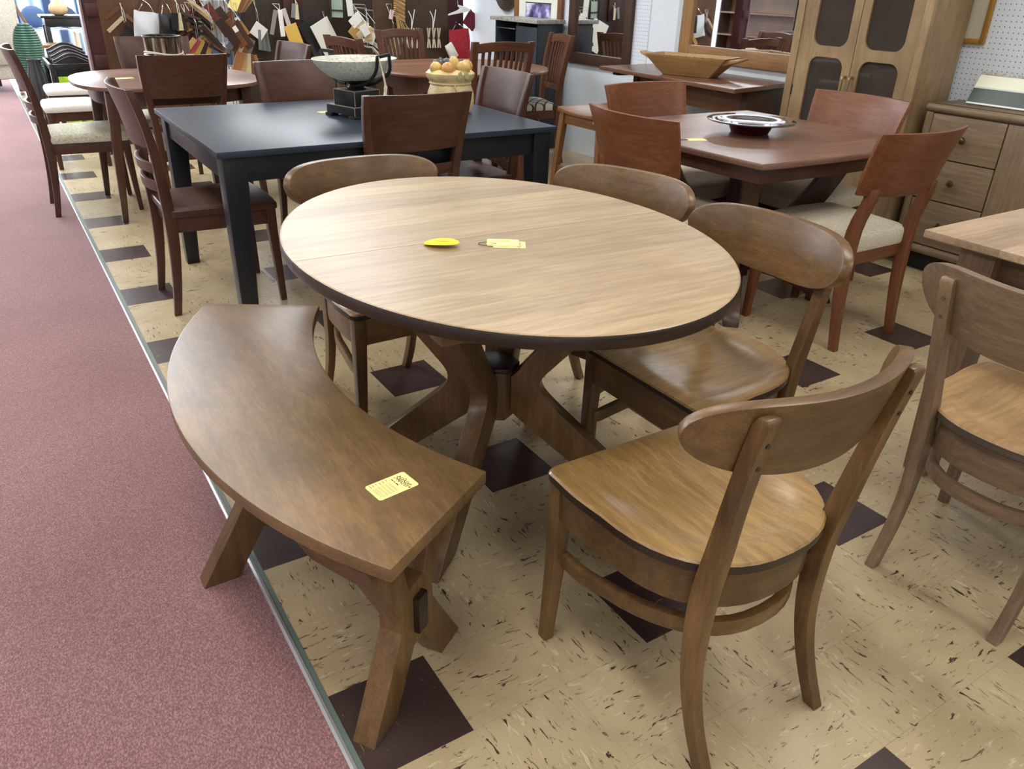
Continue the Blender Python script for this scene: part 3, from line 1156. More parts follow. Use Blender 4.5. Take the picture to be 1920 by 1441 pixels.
def superell(a, b, e, n=64):
    out = []
    for k in range(n):
        t = 2 * PI * k / n
        c, s_ = math.cos(t), math.sin(t)
        out.append((a * math.copysign(abs(c) ** (2 / e), c), b * math.copysign(abs(s_) ** (2 / e), s_)))
    return out


mb = MB()
ol = superell(0.535, 0.545, 2.7)
mb.loft([[(x * k, y * k, z) for x, y in ol] for k, z in ((0.965, 0.736), (0.995, 0.742), (1.0, 0.752), (0.996, 0.760), (0.985, 0.762))])
mb.build('top', cherrytop('X'), st)
mb = MB()
mb.band(superell(0.43, 0.43, 3.2, 48), 0.655, 0.737, 0.02, closed=True)
mb.build('apron', cherry('X'), st)
for sx in (-1, 1):
    for sy in (-1, 1):
        mb = MB()
        mb.bar([(sx * 0.425, sy * 0.37, 0), (sx * 0.375, sy * 0.36, 0.64), (sx * 0.372, sy * 0.36, 0.736)], [(0.016, 0.016), (0.030, 0.030), (0.030, 0.030)])
        mb.build('leg', cherry('Z'), st, bevel=0.003)
GU = 'upholstered panel-back chairs at the soft-cornered table'
pu = panel_chair('upholstered_chair', 'cherry panel-back chair with sage upholstered seat standing partly on the carpet', (-0.10, 4.645, 0), math.radians(-90), GU, upholstery=M['fabric_sage'])
copy_tree(pu, None, (0.398, 4.205, 0), math.radians(2), 'cherry panel-back chair with pale seat between the soft-cornered table and the black table')
copy_tree(pu, None, (0.48, 5.06, 0), math.radians(176), 'cherry panel-back chair on the side of the soft-cornered table facing the sample display')
copy_tree(pu, None, (0.985, 4.60, 0), math.radians(97), 'cherry panel-back chair at the soft-cornered table end nearest the slatted chairs')


# ------------------------------------------------------------------ square pedestal table with wide curved-back chairs
qt = thing('dining_table', 'square reddish-brown pedestal table with curved legs holding a dark red dish', 'table', (2.36, 1.58, 0))


def bowed_square(a, bow, r=0.01):
    pts = []
    for i in range(4):
        ang = PI / 2 * i
        for k in range(12):
            t = -1 + 2 * k / 12
            x, y = a + bow * (1 - t * t), a * t
            pts.append((x * math.cos(ang) - y * math.sin(ang), x * math.sin(ang) + y * math.cos(ang)))
    return pts


ol = bowed_square(0.522, 0.022)
mb = MB()
mb.loft([[(x * k, y * k, z) for x, y in ol] for k, z in ((0.975, 0.734), (0.998, 0.740), (1.0, 0.746), (1.0, 0.757), (0.994, 0.762))])
mb.build('top', cherrytop('X'), qt)
mb = MB()
mb.band(bowed_square(0.47, 0.02), 0.675, 0.736, 0.02, closed=True)
mb.build('apron', cherry('X'), qt, bevel=0.002)
mb = MB()
mb.box(-0.055, 0.055, -0.055, 0.055, 0.09, 0.70)
mb.build('pedestal_post', cherry('Z'), qt, bevel=0.006)
for k in range(4):
    ang = PI / 4 + k * PI / 2
    up_ = bez((0.05, 0.30), (0.13, 0.33), (0.26, 0.45), (0.36, 0.70), 12)
    dn_ = bez((0.46, 0.70), (0.36, 0.44), (0.22, 0.24), (0.05, 0.19), 12)
    mb = MB()
    mb.loft(radial(up_ + dn_, ang, 0.075))
    mb.build('upper_bracket', cherry('Z'), qt, bevel=0.004, ang=50)
    a_ = bez((0.05, 0.24), (0.20, 0.22), (0.34, 0.14), (0.47, 0.035), 12)
    b_ = [(0.48, 0.0), (0.39, 0.0)] + bez((0.37, 0.03), (0.28, 0.085), (0.18, 0.12), (0.05, 0.13), 10)
    mb = MB()
    mb.loft(radial(a_ + b_, ang, 0.07))
    mb.build('leg', cherry('Z'), qt, bevel=0.004, ang=50)

QREAR = [(-0.235, 0.0), (-0.218, 0.14), (-0.205, 0.30), (-0.203, 0.42), (-0.212, 0.55), (-0.232, 0.68), (-0.262, 0.80), (-0.292, 0.89)]


def wide_chair(name, label, loc, rz, group):
    t = thing(name, label, 'chair', loc, rz, group)
    mb = MB()
    cushion(mb, trap_outline(0.245, 0.205, 0.245, -0.20, 0.045, bow=0.02), 0.405, 0.475, 0.02)
    mb.build('seat_cushion', M['fabric'], t)
    mb = MB()
    mb.band(trap_outline(0.212, 0.18, 0.21, -0.185, 0.006), 0.352, 0.408, 0.020, closed=True)
    mb.build('apron', redcherry('X'), t, bevel=0.002)
    for s_ in (-1, 1):
        mb = MB()
        mb.bar([(s_ * 0.220, 0.222, 0.0), (s_ * 0.212, 0.21, 0.34), (s_ * 0.212, 0.21, 0.405)], [(0.014, 0.014), (0.021, 0.021), (0.021, 0.021)])
        mb.build('front_leg', redcherry('Z'), t, bevel=0.003)
        pth = smooth_path([(0, y, z) for y, z in QREAR], 3)
        rings = []
        for p in pth:
            if p.z > 0.715: continue
            fade = 1 - 0.45 * sstep(0.64, 0.70, p.z)
            hw = 0.015 + 0.006 * sstep(0.0, 0.4, p.z)
            hd = (0.015 + 0.008 * math.exp(-((p.z - 0.42) / 0.3) ** 2)) * fade
            x = s_ * (0.190 - 0.006 * sstep(0.5, 0.8, p.z))
            yy = p.y - 0.020 * sstep(0.5, 0.66, p.z)
            rings.append([(x - hw, yy - hd, p.z), (x + hw, yy - hd, p.z), (x + hw, yy + hd, p.z), (x - hw, yy + hd, p.z)])
        mb = MB()
        mb.loft(rings)
        mb.build('rear_leg', redcherry('Z'), t, bevel=0.003)
    mb = MB()
    curved_board(mb, 0.272, 0.655, 0.890, 0.062, QREAR, thick=0.020, taper=0.09, yoff=0.012, n=22, lower_arch=-0.012)
    mb.build('back_panel', redcherry('X'), t, bevel=0.003, ang=50)
    return t


GQ = 'wide curved-back chairs at the square pedestal table'
q1 = wide_chair('curved_back_chair', 'red-brown curved-back chair with cream seat nearest the drawer cabinet', (2.412, 1.088, 0), 0.0, GQ)
copy_tree(q1, None, (1.908, 1.580, 0), math.radians(-90), 'red-brown curved-back chair with its back toward the oval table')
copy_tree(q1, None, (2.372, 2.068, 0), math.radians(180), 'red-brown curved-back chair with its back toward the wooden bar stool')
copy_tree(q1, None, (2.818, 1.585, 0), math.radians(90), 'red-brown curved-back chair with its back toward the glass-door hutch')

# ------------------------------------------------------------------ round-ended table with slat-back chairs, far side
ft = thing('dining_table', 'oval brown table surrounded by slat-back chairs', 'table', (2.52, 4.66, 0))
mb = MB()
ol = superell(0.69, 0.60, 2.3)
mb.loft([[(x * k, y * k, z) for x, y in ol] for k, z in ((0.96, 0.732), (0.995, 0.738), (1.0, 0.748), (0.99, 0.760))])
mb.build('top', wood('mission_top', (98, 62, 44), (142, 98, 72), 'X', rough=0.35, plank=0.09), ft)
mb = MB()
mb.band(superell(0.52, 0.44, 2.6, 48), 0.625, 0.733, 0.022, closed=True)
mb.build('apron', mission('X'), ft)
mb = MB()
mb.lathe([(0.11, 0.08), (0.10, 0.2), (0.06, 0.3), (0.08, 0.5), (0.12, 0.62), (0.14, 0.70)], 24)
mb.build('pedestal', mission('Z'), ft)
for k in range(4):
    mb = MB()
    mb.loft(radial(bez((0.06, 0.26), (0.2, 0.25), (0.32, 0.15), (0.45, 0.05), 8) + [(0.46, 0.0), (0.38, 0.0)] + bez((0.36, 0.04), (0.25, 0.1), (0.15, 0.13), (0.06, 0.13), 8), PI / 4 + k * PI / 2, 0.06))
    mb.build('leg', mission('Z'), ft, bevel=0.003, ang=50)

plaid = NT('window_pane_check')
tc = plaid.n('ShaderNodeTexCoord')
mp = plaid.n('ShaderNodeMapping'); mp.inputs['Rotation'].default_value = (0, 0, 0.6)
plaid.l(tc, 'Object', mp, 'Vector')
bk = plaid.n('ShaderNodeTexBrick', offset=0.0, i_Scale=8.0, i_Mortar_Size=0.05)
bk.inputs['Brick Width'].default_value = 0.5
bk.inputs['Row Height'].default_value = 0.5
bk.inputs['Color1'].default_value = lin((196, 192, 182)); bk.inputs['Color2'].default_value = lin((200, 196, 188)); bk.inputs['Mortar'].default_value = lin((60, 56, 54))
plaid.l(mp, 'Vector', bk, 'Vector'); plaid.l(bk, 'Color', plaid.b, 'Base Color'); plaid.setp(Roughness=0.9)

SREAR = [(-0.25, 0.0), (-0.215, 0.2), (-0.205, 0.42), (-0.215, 0.6), (-0.245, 0.8), (-0.285, 0.975)]


def slat_chair(name, label, loc, rz, group):
    t = thing(name, label, 'chair', loc, rz, group)
    mb = MB()
    cushion(mb, trap_outline(0.235, 0.20, 0.235, -0.195, 0.03), 0.42, 0.468)
    mb.build('seat_cushion', plaid.m, t)
    mb = MB()
    mb.band(trap_outline(0.21, 0.185, 0.21, -0.19, 0.006), 0.355, 0.422, 0.02, closed=True)
    mb.build('apron', mission('X'), t, bevel=0.002)
    for s_ in (-1, 1):
        mb = MB()
        mb.bar([(s_ * 0.212, 0.212, 0.0), (s_ * 0.21, 0.21, 0.42)], [(0.018, 0.018), (0.020, 0.020)])
        mb.build('front_leg', mission('Z'), t, bevel=0.003)
        rings = []
        for p in smooth_path([(0, y, z) for y, z in SREAR], 3):
            x = s_ * (0.19 + 0.028 * sstep(0.45, 0.97, p.z))
            hw, hd = 0.022, 0.020
            rings.append([(x - hw, p.y - hd, p.z), (x + hw, p.y - hd, p.z), (x + hw, p.y + hd, p.z), (x - hw, p.y + hd, p.z)])
        mb = MB()
        mb.loft(rings)
        mb.build('rear_leg', mission('Z'), t, bevel=0.003)
    mb = MB()
    curved_board(mb, 0.238, 0.895, 0.955, 0.03, SREAR, thick=0.024, arch=0.022, lower_arch=0.022)
    mb.build('top_rail', mission('X'), t, bevel=0.003, ang=50)
    mb = MB()
    curved_board(mb, 0.200, 0.555, 0.60, 0.03, SREAR, thick=0.022, nz=1)
    mb.build('lower_rail', mission('X'), t, bevel=0.003, ang=50)
    for k in range(8):
        u = (-1 + 2 * (k + 0.5) / 8) * 0.92
        mb = MB()
        rings = []
        for z in (0.585, 0.70, 0.80, 0.90, 0.925):
            x = u * (0.170 + 0.022 * sstep(0.55, 0.95, z))
            y = prof_at(SREAR, z) - 0.03 * (1 - u * u) + 0.0
            rings.append([(x - 0.0105, y - 0.006, z), (x + 0.0105, y - 0.006, z), (x + 0.0105, y + 0.006, z), (x - 0.0105, y + 0.006, z)])
        mb.loft(rings)
        mb.build('back_slat', mission('Z'), t, bevel=0.001)
    return t


GS = 'slat-back chairs at the far oval table'
s2 = slat_chair('slat_back_chair', 'brown slat-back chair with its back toward the black table', (2.525, 4.275, 0), math.radians(-3), GS)
copy_tree(s2, None, (3.205, 4.745, 0), math.radians(76), 'brown slat-back chair with checked seat beside the white wall')
copy_tree(s2, None, (2.46, 5.12, 0), math.radians(196), 'brown slat-back chair in front of the hanging red cloth bag')
copy_tree(s2, None, (1.88, 4.66, 0), math.radians(-82), 'brown slat-back chair behind the footed white bowl')

# ------------------------------------------------------------------ bar stool
bs = thing('bar_stool', 'medium brown wooden saddle-seat counter stool by the white wall', 'stool', (2.83, 3.22, 0), math.radians(2))
mb = MB()
rings = []
for k in range(13):
    u = -1 + 2 * k / 12
    dip = -0.022 * (1 - u * u)
    y = 0.225 * u
    rings.append([(-0.235, y, 0.595 + dip * 0.5), (0.235, y, 0.595 + dip * 0.5), (0.235, y, 0.628 + dip), (0.0, y, 0.624 + dip), (-0.235, y, 0.628 + dip)])
mb.loft(rings)
mb.build('seat', oakstool('X'), bs, bevel=0.008, ang=50)
for sx in (-1, 1):
    for sy in (-1, 1):
        mb = MB()
        mb.bar([(sx * 0.245, sy * 0.235, 0), (sx * 0.205, sy * 0.185, 0.60)], [(0.018, 0.018), (0.022, 0.022)])
        mb.build('leg', oakstool('Z'), bs, bevel=0.003)
for sy in (-1, 1):
    mb = MB()
    mb.box(-0.215, 0.215, sy * 0.187 - 0.011, sy * 0.187 + 0.011, 0.525, 0.592)
    mb.build('apron', oakstool('X'), bs, bevel=0.002)
    mb = MB()
    mb.box(-0.235, 0.235, sy * 0.221 - 0.011, sy * 0.221 + 0.011, 0.150, 0.190)
    mb.build('stretcher', oakstool('X'), bs, bevel=0.002)
for sx in (-1, 1):
    mb = MB()
    mb.box(sx * 0.207 - 0.011, sx * 0.207 + 0.011, -0.185, 0.185, 0.525, 0.592)
    mb.build('apron', oakstool('Y'), bs, bevel=0.002)
    mb = MB()
    mb.box(sx * 0.228 - 0.011, sx * 0.228 + 0.011, -0.21, 0.21, 0.215, 0.255)
    mb.build('stretcher', oakstool('Y'), bs, bevel=0.002)

# ------------------------------------------------------------------ trestle table against the wall with dough bowl
tt = thing('trestle_table', 'long dark brown trestle table against the white wall under the mirrors', 'table', (3.46, 3.14, 0))
ol = [(3.12, 2.43), (3.755, 2.555), (3.765, 3.84), (3.205, 3.81)]
ol = [(x - 3.46, y - 3.14) for x, y in ol]
mb = MB()
mb.prism(ol, 0.796, 0.822)
mb.build('top', wood('walnut_top', (92, 62, 46), (138, 102, 78), 'Y', rough=0.27, plank=0.14, plankaxis='X'), tt, bevel=0.005)
for y0, y1 in ((-0.60, -0.55), (0.42, 0.47)):
    mb = MB()
    mb.box(-0.10, 0.22, y0, y1, 0.06, 0.796)
    mb.build('end_panel', walnutpanel('Z'), tt, bevel=0.003)
    mb = MB()
    mb.box(-0.22, 0.27, y0 - 0.02, y1 + 0.02, 0.0, 0.06)
    mb.build('foot', walnutpanel('X'), tt, bevel=0.008)
mb = MB()
mb.box(-0.085, -0.050, -0.55, 0.42, 0.640, 0.775)
mb.build('long_rail', wood('walnut_rail', (92, 60, 38), (132, 90, 60), 'Y', rough=0.4), tt, bevel=0.003)
for y in (-0.47, 0.55):
    mb = MB()
    mb.box(-0.20, -0.09, y - 0.03, y + 0.03, 0.770, 0.796)
    mb.build('slide_block', M['blackmatte'], tt, bevel=0.002)

db = thing('dough_bowl', 'carved light wooden dough bowl with pointed handles on the trestle table', 'bowl', (3.392, 3.085, 0.822), math.radians(-70))
mb = MB()
LT, LB, WT, WB, HB = 0.285, 0.165, 0.125, 0.070, 0.125      # trencher: flat sloping sides, square plan
def ring_at(l, w, z, n=5):
    return [(l, -w, z), (l, w, z), (-l, w, z), (-l, -w, z)]
mb.loft([ring_at(LB, WB, 0.0), ring_at(LT - 0.02, WT - 0.008, HB * 0.8), ring_at(LT, WT, HB), ring_at(LT - 0.016, WT - 0.014, HB), ring_at(LT - 0.07, WT - 0.035, 0.05), ring_at(LB - 0.04, WB - 0.02, 0.022)])
bdy = mb.build('body', doughwood('X'), db, bevel=0.006, ang=20)
for k in range(6):
    mb = MB()
    mb.box(-0.10 + k * 0.058, -0.098 + k * 0.058, -WT - 0.001, -WT + 0.015, HB - 0.004, HB + 0.0008)
    mb.build('rim_notch', darkedge('X'), bdy, smooth=False)
for s_ in (-1, 1):
    mb = MB()
    mb.loft([[(s_ * (LT - 0.035), -0.075, 0.080), (s_ * (LT - 0.035), 0.075, 0.080), (s_ * (LT - 0.035), 0.075, 0.112), (s_ * (LT - 0.035), -0.075, 0.112)],
             [(s_ * (LT + 0.055), -0.055, 0.108), (s_ * (LT + 0.055), 0.055, 0.108), (s_ * (LT + 0.055), 0.055, 0.122), (s_ * (LT + 0.055), -0.055, 0.122)],
             [(s_ * (LT + 0.085), -0.035, 0.120), (s_ * (LT + 0.085), 0.035, 0.120), (s_ * (LT + 0.085), 0.035, 0.130), (s_ * (LT + 0.085), -0.035, 0.130)]])
    mb.build('handle', doughwood('X'), db, bevel=0.004)

# dark red glass dish
ds = thing('glass_dish', 'dark red glass dish with wide glossy rim on the square pedestal table', 'dish', (2.335, 1.585, 0.762))
redg = NT('dark_red_glass'); redg.setp(Base_Color=lin((74, 14, 28)), Roughness=0.06, Coat_Weight=1.0, Coat_Roughness=0.03)
rimg = NT('smoked_glass_rim'); rimg.setp(Base_Color=lin((70, 68, 74)), Roughness=0.07, Metallic=0.6, Coat_Weight=0.5)
mb = MB()
mb.lathe([(0.001, 0.0), (0.080, 0.0), (0.084, 0.005), (0.096, 0.030), (0.106, 0.042), (0.100, 0.044), (0.085, 0.028), (0.05, 0.014), (0.001, 0.010)], 48)
mb.build('well', redg.m, ds)
mb = MB()
mb.lathe([(0.100, 0.044), (0.112, 0.040), (0.150, 0.046), (0.192, 0.052), (0.197, 0.055), (0.192, 0.058), (0.150, 0.054), (0.112, 0.050), (0.100, 0.046)], 64)
mb.build('rim', rimg.m, ds)
p = on_z(1305, 262, 0.762)
price_tag('price_tag', 'pale yellow string tag lying on the square pedestal table', (p.x, p.y, 0.762), math.radians(-20), 0.085, 0.05, script=False, string=True)
p = on_z(613, 210, 0.757)
price_tag('price_tag', 'pale yellow tag lying on the black table beside the footed bowl', (p.x + 0.0, p.y, 0.757), math.radians(5), 0.085, 0.05, script=False)
p = on_z(230, 147, 0.762)
price_tag('price_tag', 'pale tag lying on the soft-cornered cherry table', (p.x, p.y, 0.762), math.radians(10), 0.12, 0.06, script=False, string=True)

# ------------------------------------------------------------------ footed white bowl with black handles
ub = thing('footed_bowl', 'white crackled bowl with black squared handles on stepped black base', 'bowl', (0.925, 2.735, 0.757), math.radians(18))
blk = plain('worn_black', (26, 28, 32), 0.3)
edgep = plain('worn_edge', (150, 138, 112), 0.5)
for a, z0, z1 in ((0.100, 0.014, 0.052), (0.074, 0.052, 0.118)):
    mb = MB()
    mb.box(-a, a, -a, a, z0, z1)
    bb = mb.build('plinth_block', blk, ub, bevel=0.002)
    mb = MB()
    mb.band([(a, a), (-a, a), (-a, -a), (a, -a)], z1 - 0.0028, z1 + 0.0006, 0.0035, closed=True)
    for sx in (-1, 1):
        for sy in (-1, 1):
            mb.box(sx * a - 0.0014, sx * a + 0.0014, sy * a - 0.0014, sy * a + 0.0014, z0, z1)
    mb.build('worn_edging', edgep, bb, smooth=False)
for sx in (-1, 1):
    for sy in (-1, 1):
        mb = MB()
        mb.box(sx * 0.085 - 0.022, sx * 0.085 + 0.022, sy * 0.085 - 0.022, sy * 0.085 + 0.022, 0.0, 0.014)
        mb.build('block_foot', blk, ub, bevel=0.002)
mb = MB()
mb.lathe([(0.046, 0.118), (0.048, 0.123), (0.040, 0.128), (0.036, 0.138), (0.046, 0.148), (0.072, 0.154), (0.078, 0.160), (0.02, 0.157)], 28)
mb.build('stem', blk, ub)
crk = NT('crackle_white')
tc = crk.n('ShaderNodeTexCoord')
vo = crk.n('ShaderNodeTexNoise', i_Scale=70.0, i_Detail=3.0, i_Roughness=0.7)
crk.l(tc, 'Object', vo, 'Vector')
rp = ramp(crk, [(0.30, lin((150, 154, 146))), (0.40, lin((222, 225, 214))), (0.6, lin((244, 244, 232)))])
crk.l(vo, 'Fac', rp, 'Fac'); crk.l(rp, 'Color', crk.b, 'Base Color')
bp = crk.n('ShaderNodeBump', i_Strength=0.8, i_Distance=0.004); crk.l(vo, 'Fac', bp, 'Height'); crk.l(bp, 'Normal', crk.b, 'Normal')
crk.setp(Roughness=0.4, Transmission_Weight=0.25)
mb = MB()
prof = [(0.02, 0.155), (0.075, 0.157), (0.125, 0.172), (0.172, 0.204), (0.203, 0.238), (0.211, 0.250), (0.206, 0.252), (0.165, 0.212), (0.11, 0.182), (0.02, 0.170)]
rings = []
for r, z in prof:
    rings.append([(r * (1 + 0.012 * math.sin(9 * a) * (r > 0.15)) * math.cos(a), r * 0.80 * (1 + 0.012 * math.sin(9 * a + 1)) * math.sin(a), z) for a in [2 * PI * k / 56 for k in range(56)]])
mb.loft(rings)
mb.build('bowl', crk.m, ub)
for s_ in (-1, 1):
    mb = MB()
    mb.tube(smooth_path([(0.035 * s_, s_ * 0.05, 0.138), (0.03 * s_, s_ * 0.115, 0.155), (0.02 * s_, s_ * 0.165, 0.205), (0.02 * s_, s_ * 0.180, 0.270)], 5), 0.008, 8)
    mb.tube([(0.02 * s_, s_ * 0.180, 0.268), (-0.05 * s_, s_ * 0.180, 0.276)], 0.008, 8)
    mb.tube(smooth_path([(-0.05 * s_, s_ * 0.180, 0.274), (-0.055 * s_, s_ * 0.170, 0.20), (-0.03 * s_, s_ * 0.10, 0.150), (-0.02 * s_, s_ * 0.05, 0.138)], 5), 0.008, 8)
    mb.build('handle', blk, ub)
mb = MB()
mb.tube(smooth_path([(-0.02, -0.19, 0.27), (-0.005, -0.196, 0.20), (0.012, -0.19, 0.14), (0.004, -0.185, 0.08)], 5), [0.002] * 5 + [0.005] * 5 + [0.008] * 5 + [0.003], 6)
mb.build('ribbon', M['cream'], ub)

# ------------------------------------------------------------------ fruit-topped ceramic jar
cj = thing('ceramic_jar', 'beige sack-shaped ceramic jar topped with ceramic fruit on the black table', 'jar', (1.385, 2.665, 0.757))
sackm = plain('sack_ceramic', (214, 194, 142), 0.45, noise=0.12, nscale=14, bump=0.5)
mb = MB()
rings = []
for r, z in ((0.085, 0.0), (0.104, 0.012), (0.114, 0.05), (0.112, 0.09), (0.100, 0.125), (0.094, 0.138), (0.104, 0.150), (0.116, 0.165), (0.118, 0.182), (0.100, 0.198), (0.05, 0.204)):
    rings.append([(r * (1 + 0.022 * math.sin(11 * a + z * 8)) * math.cos(a), r * (1 + 0.022 * math.sin(11 * a + z * 8)) * math.sin(a), z) for a in [2 * PI * k / 48 for k in range(48)]])
mb.loft(rings)
mb.build('sack', sackm, cj)
mb = MB()
mb.tube([(0.099 * math.cos(a), 0.099 * math.sin(a), 0.137) for a in [2 * PI * k / 32 for k in range(32)]], 0.0055, 8, closed=True)
mb.tube(smooth_path([(-0.02, -0.100, 0.137), (-0.035, -0.112, 0.13), (-0.03, -0.114, 0.115), (-0.015, -0.114, 0.10)], 5), 0.004, 6)
mb.build('rope_tie', plain('rope_ceramic', (206, 188, 140), 0.5), cj)
fm = {'orange': plain('orange_ceramic', (196, 146, 78), 0.4, noise=0.2, nscale=12), 'yellow': plain('yellow_ceramic', (206, 176, 100), 0.4, noise=0.15, nscale=12), 'blue': plain('grape_ceramic', (92, 98, 110), 0.45, noise=0.2, nscale=60), 'leaf': plain('leaf_ceramic', (176, 178, 128), 0.5)}
for nm, x, y, z, r, c, sc_ in (('orange', -0.042, -0.062, 0.205, 0.036, 'orange', (1, 1, 0.9)), ('apple', 0.034, -0.070, 0.206, 0.036, 'yellow', (1, 1, 0.95)), ('peach', 0.082, -0.015, 0.210, 0.032, 'orange', (1, 1, 0.95)), ('pear', 0.020, 0.0, 0.220, 0.027, 'yellow', (1, 1, 1.35)), ('lemon', -0.082, -0.01, 0.205, 0.030, 'yellow', (1, 1, 1))):
    mb = MB()
    mb.sphere((x, y, z), r, 16, sc_)
    mb.build(nm, fm[c], cj)
mb = MB()
for k in range(14):
    a = k * 2.4
    mb.sphere((-0.03 + 0.035 * math.cos(a), 0.03 + 0.03 * math.sin(a), 0.222 + 0.006 * (k % 3)), 0.012, 8)
mb.build('grape_bunch', fm['blue'], cj)
for x, y, rz_ in ((-0.012, -0.116, 0.3), (0.028, -0.113, -0.4)):
    mb = MB()
    mb.prism([(0, -0.022), (0.014, -0.008), (0.010, 0.012), (0, 0.024), (-0.010, 0.012), (-0.014, -0.008)], 0.0, 0.004, Matrix.Translation((x, y, 0.178)) @ Matrix.Rotation(rz_, 4, 'Y') @ Matrix.Rotation(PI / 2, 4, 'X'))
    mb.build('leaf', fm['leaf'], cj, bevel=0.001)
# ------------------------------------------------------------------ glass-door hutch
HX0, HX1, HY0, HY1, HZ = 3.43, 3.762, 1.528, 2.330, 2.02
hu = thing('display_hutch', 'tall light mango-wood hutch with glass doors against the pegboard wall', 'cabinet', (3.6, 1.93, 0))
ox, oy = 3.6, 1.93


def hb(name, x0, x1, y0, y1, z0, z1, mat, parent=None, bevel=0.003):
    m = MB()
    m.box(x0 - ox, x1 - ox, y0 - oy, y1 - oy, z0, z1)
    return m.build(name, mat, parent or hu, bevel=bevel)


hb('side_panel', HX0 + 0.02, HX1, HY0, HY0 + 0.025, 0.0, HZ, mango('Z'))
hb('side_panel', HX0 + 0.02, HX1, HY1 - 0.025, HY1, 0.0, HZ, mango('Z'))
hb('back_panel', HX1 - 0.015, HX1, HY0 + 0.025, HY1 - 0.025, 0.05, HZ - 0.03, wood('mango_dark', (74, 54, 36), (110, 84, 56), 'Z'))
hb('top_panel', HX0 + 0.02, HX1, HY0 + 0.025, HY1 - 0.025, HZ - 0.03, HZ, mango('Y'))
hb('bottom_panel', HX0 + 0.02, HX1 - 0.016, HY0 + 0.026, HY1 - 0.026, 0.05, 0.08, mango('Y'))
for z in (0.62, 0.98, 1.34):
    hb('shelf', HX0 + 0.05, HX1 - 0.016, HY0 + 0.026, HY1 - 0.026, z, z + 0.02, wood('mango_dark', (74, 54, 36), (110, 84, 56), 'Z'))
hb('stile', HX0 - 0.006, HX0 + 0.022, HY0 - 0.004, HY0 + 0.040, 0.0, HZ, mango('Z'))
hb('stile', HX0 - 0.006, HX0 + 0.022, HY1 - 0.045, HY1 + 0.004, 0.0, HZ, mango('Z'))
smoke = NT('cabinet_glass')
smoke.setp(Base_Color=lin((150, 140, 130)), Roughness=0.03, Transmission_Weight=0.85, IOR=1.45, Specular_IOR_Level=0.6)


def oct_opening(y0, y1, z0, z1, c=0.055):
    pts = []
    for cy, cz, a0 in ((y1 - c, z1 - c, 0), (y0 + c, z1 - c, 90), (y0 + c, z0 + c, 180), (y1 - c, z0 + c, 270)):
        for k in range(6):
            a = math.radians(a0 + 90 * k / 5)
            pts.append((cy + c * math.cos(a), cz + c * math.sin(a)))
    return pts


def door_leaf(y0, y1, z0, z1, openings, x, t, mat):
    """frame-and-pane door: a slab with rounded openings, built as quad strips around every opening"""
    m = MB()
    cuts = [z0] + [v for o in openings for v in (o[2] - 0.0, o[3] + 0.0)] + [z1]
    ys = (openings[0][0], openings[0][1])
    m.box(x - ox, x + t - ox, y0 - oy, ys[0] - oy, z0, z1)
    m.box(x - ox, x + t - ox, ys[1] - oy, y1 - oy, z0, z1)
    zz = z0
    for o in openings:
        m.box(x - ox, x + t - ox, ys[0] - oy, ys[1] - oy, zz, o[2])
        zz = o[3]
        c = 0.055
        for cy, cz, sy, sz in ((o[1], o[3], -1, -1), (o[0], o[3], 1, -1), (o[0], o[2], 1, 1), (o[1], o[2], -1, 1)):
            tri = [(cy, cz)]
            for k in range(7):
                a = PI / 2 * k / 6
                tri.append((cy + sy * (c - c * math.cos(a) * 0.93) if False else cy + sy * c * (1 - math.sin(a)), cz + sz * c * (1 - math.cos(a))))
            pa = [(x - ox, q[0] - oy, q[1]) for q in tri]
            pb = [(x + t - ox, q[0] - oy, q[1]) for q in tri]
            m.loft([pa, pb])
    m.box(x - ox, x + t - ox, ys[0] - oy, ys[1] - oy, zz, z1)
    return m


SEAM = 1.918
for (y0, y1, oy0, oy1) in ((SEAM + 0.002, HY1 - 0.047, 1.972, 2.195), (HY0 + 0.042, SEAM - 0.002, 1.636, 1.868)):
    dm = door_leaf(y0, y1, 0.10, HZ - 0.05, [(oy0, oy1, 0.63, 1.015), (oy0, oy1, 1.072, 1.86)], HX0, 0.022, None)
    d = dm.build('door', mango('Z'), hu)
    for z0, z1 in ((0.63, 1.015), (1.072, 1.86)):
        hb('pane', HX0 + 0.012, HX0 + 0.016, oy0 - 0.005, oy1 + 0.005, z0 - 0.005, z1 + 0.005, smoke.m, d, bevel=0)
    yh = SEAM + (0.022 if y0 > 1.9 else -0.022)
    m = MB()
    m.tube(smooth_path([(HX0 - ox, yh - oy, 0.93), (HX0 - 0.022 - ox, yh - oy, 0.925), (HX0 - 0.026 - ox, yh - oy, 0.90), (HX0 - 0.026 - ox, yh - oy, 0.81), (HX0 - 0.022 - ox, yh - oy, 0.785), (HX0 - ox, yh - oy, 0.78)], 4), 0.007, 8)
    m.build('handle', plain('pale_brass', (176, 160, 116), 0.3, metal=0.9), d)
    hy = HY1 - 0.046 if y0 > 1.9 else HY0 + 0.041
    hb('hinge', HX0 - 0.004, HX0 + 0.01, hy - 0.005, hy + 0.005, 0.80, 0.855, M['blackmatte'], d, bevel=0)
# papers inside
for z, y in ((0.64, 2.08), (1.0, 2.05)):
    bkx = thing('paper_pile', 'loose pile of pale papers on a shelf inside the hutch' if z < 0.8 else 'leaning sheaf of white papers on the higher hutch shelf', 'papers', (3.62, y, z + 0.0005))
    for k in range(4):
        m = MB()
        m.box(-0.07, 0.07, -0.10, 0.10, k * 0.012, k * 0.012 + 0.010, Matrix.Rotation(0.12 * (k - 1), 4, 'Z'))
        m.build('paper_stack', plain('paper_%d' % k, (206 - 14 * k, 200 - 12 * k, 188 - 10 * k), 0.8), bkx, smooth=False)

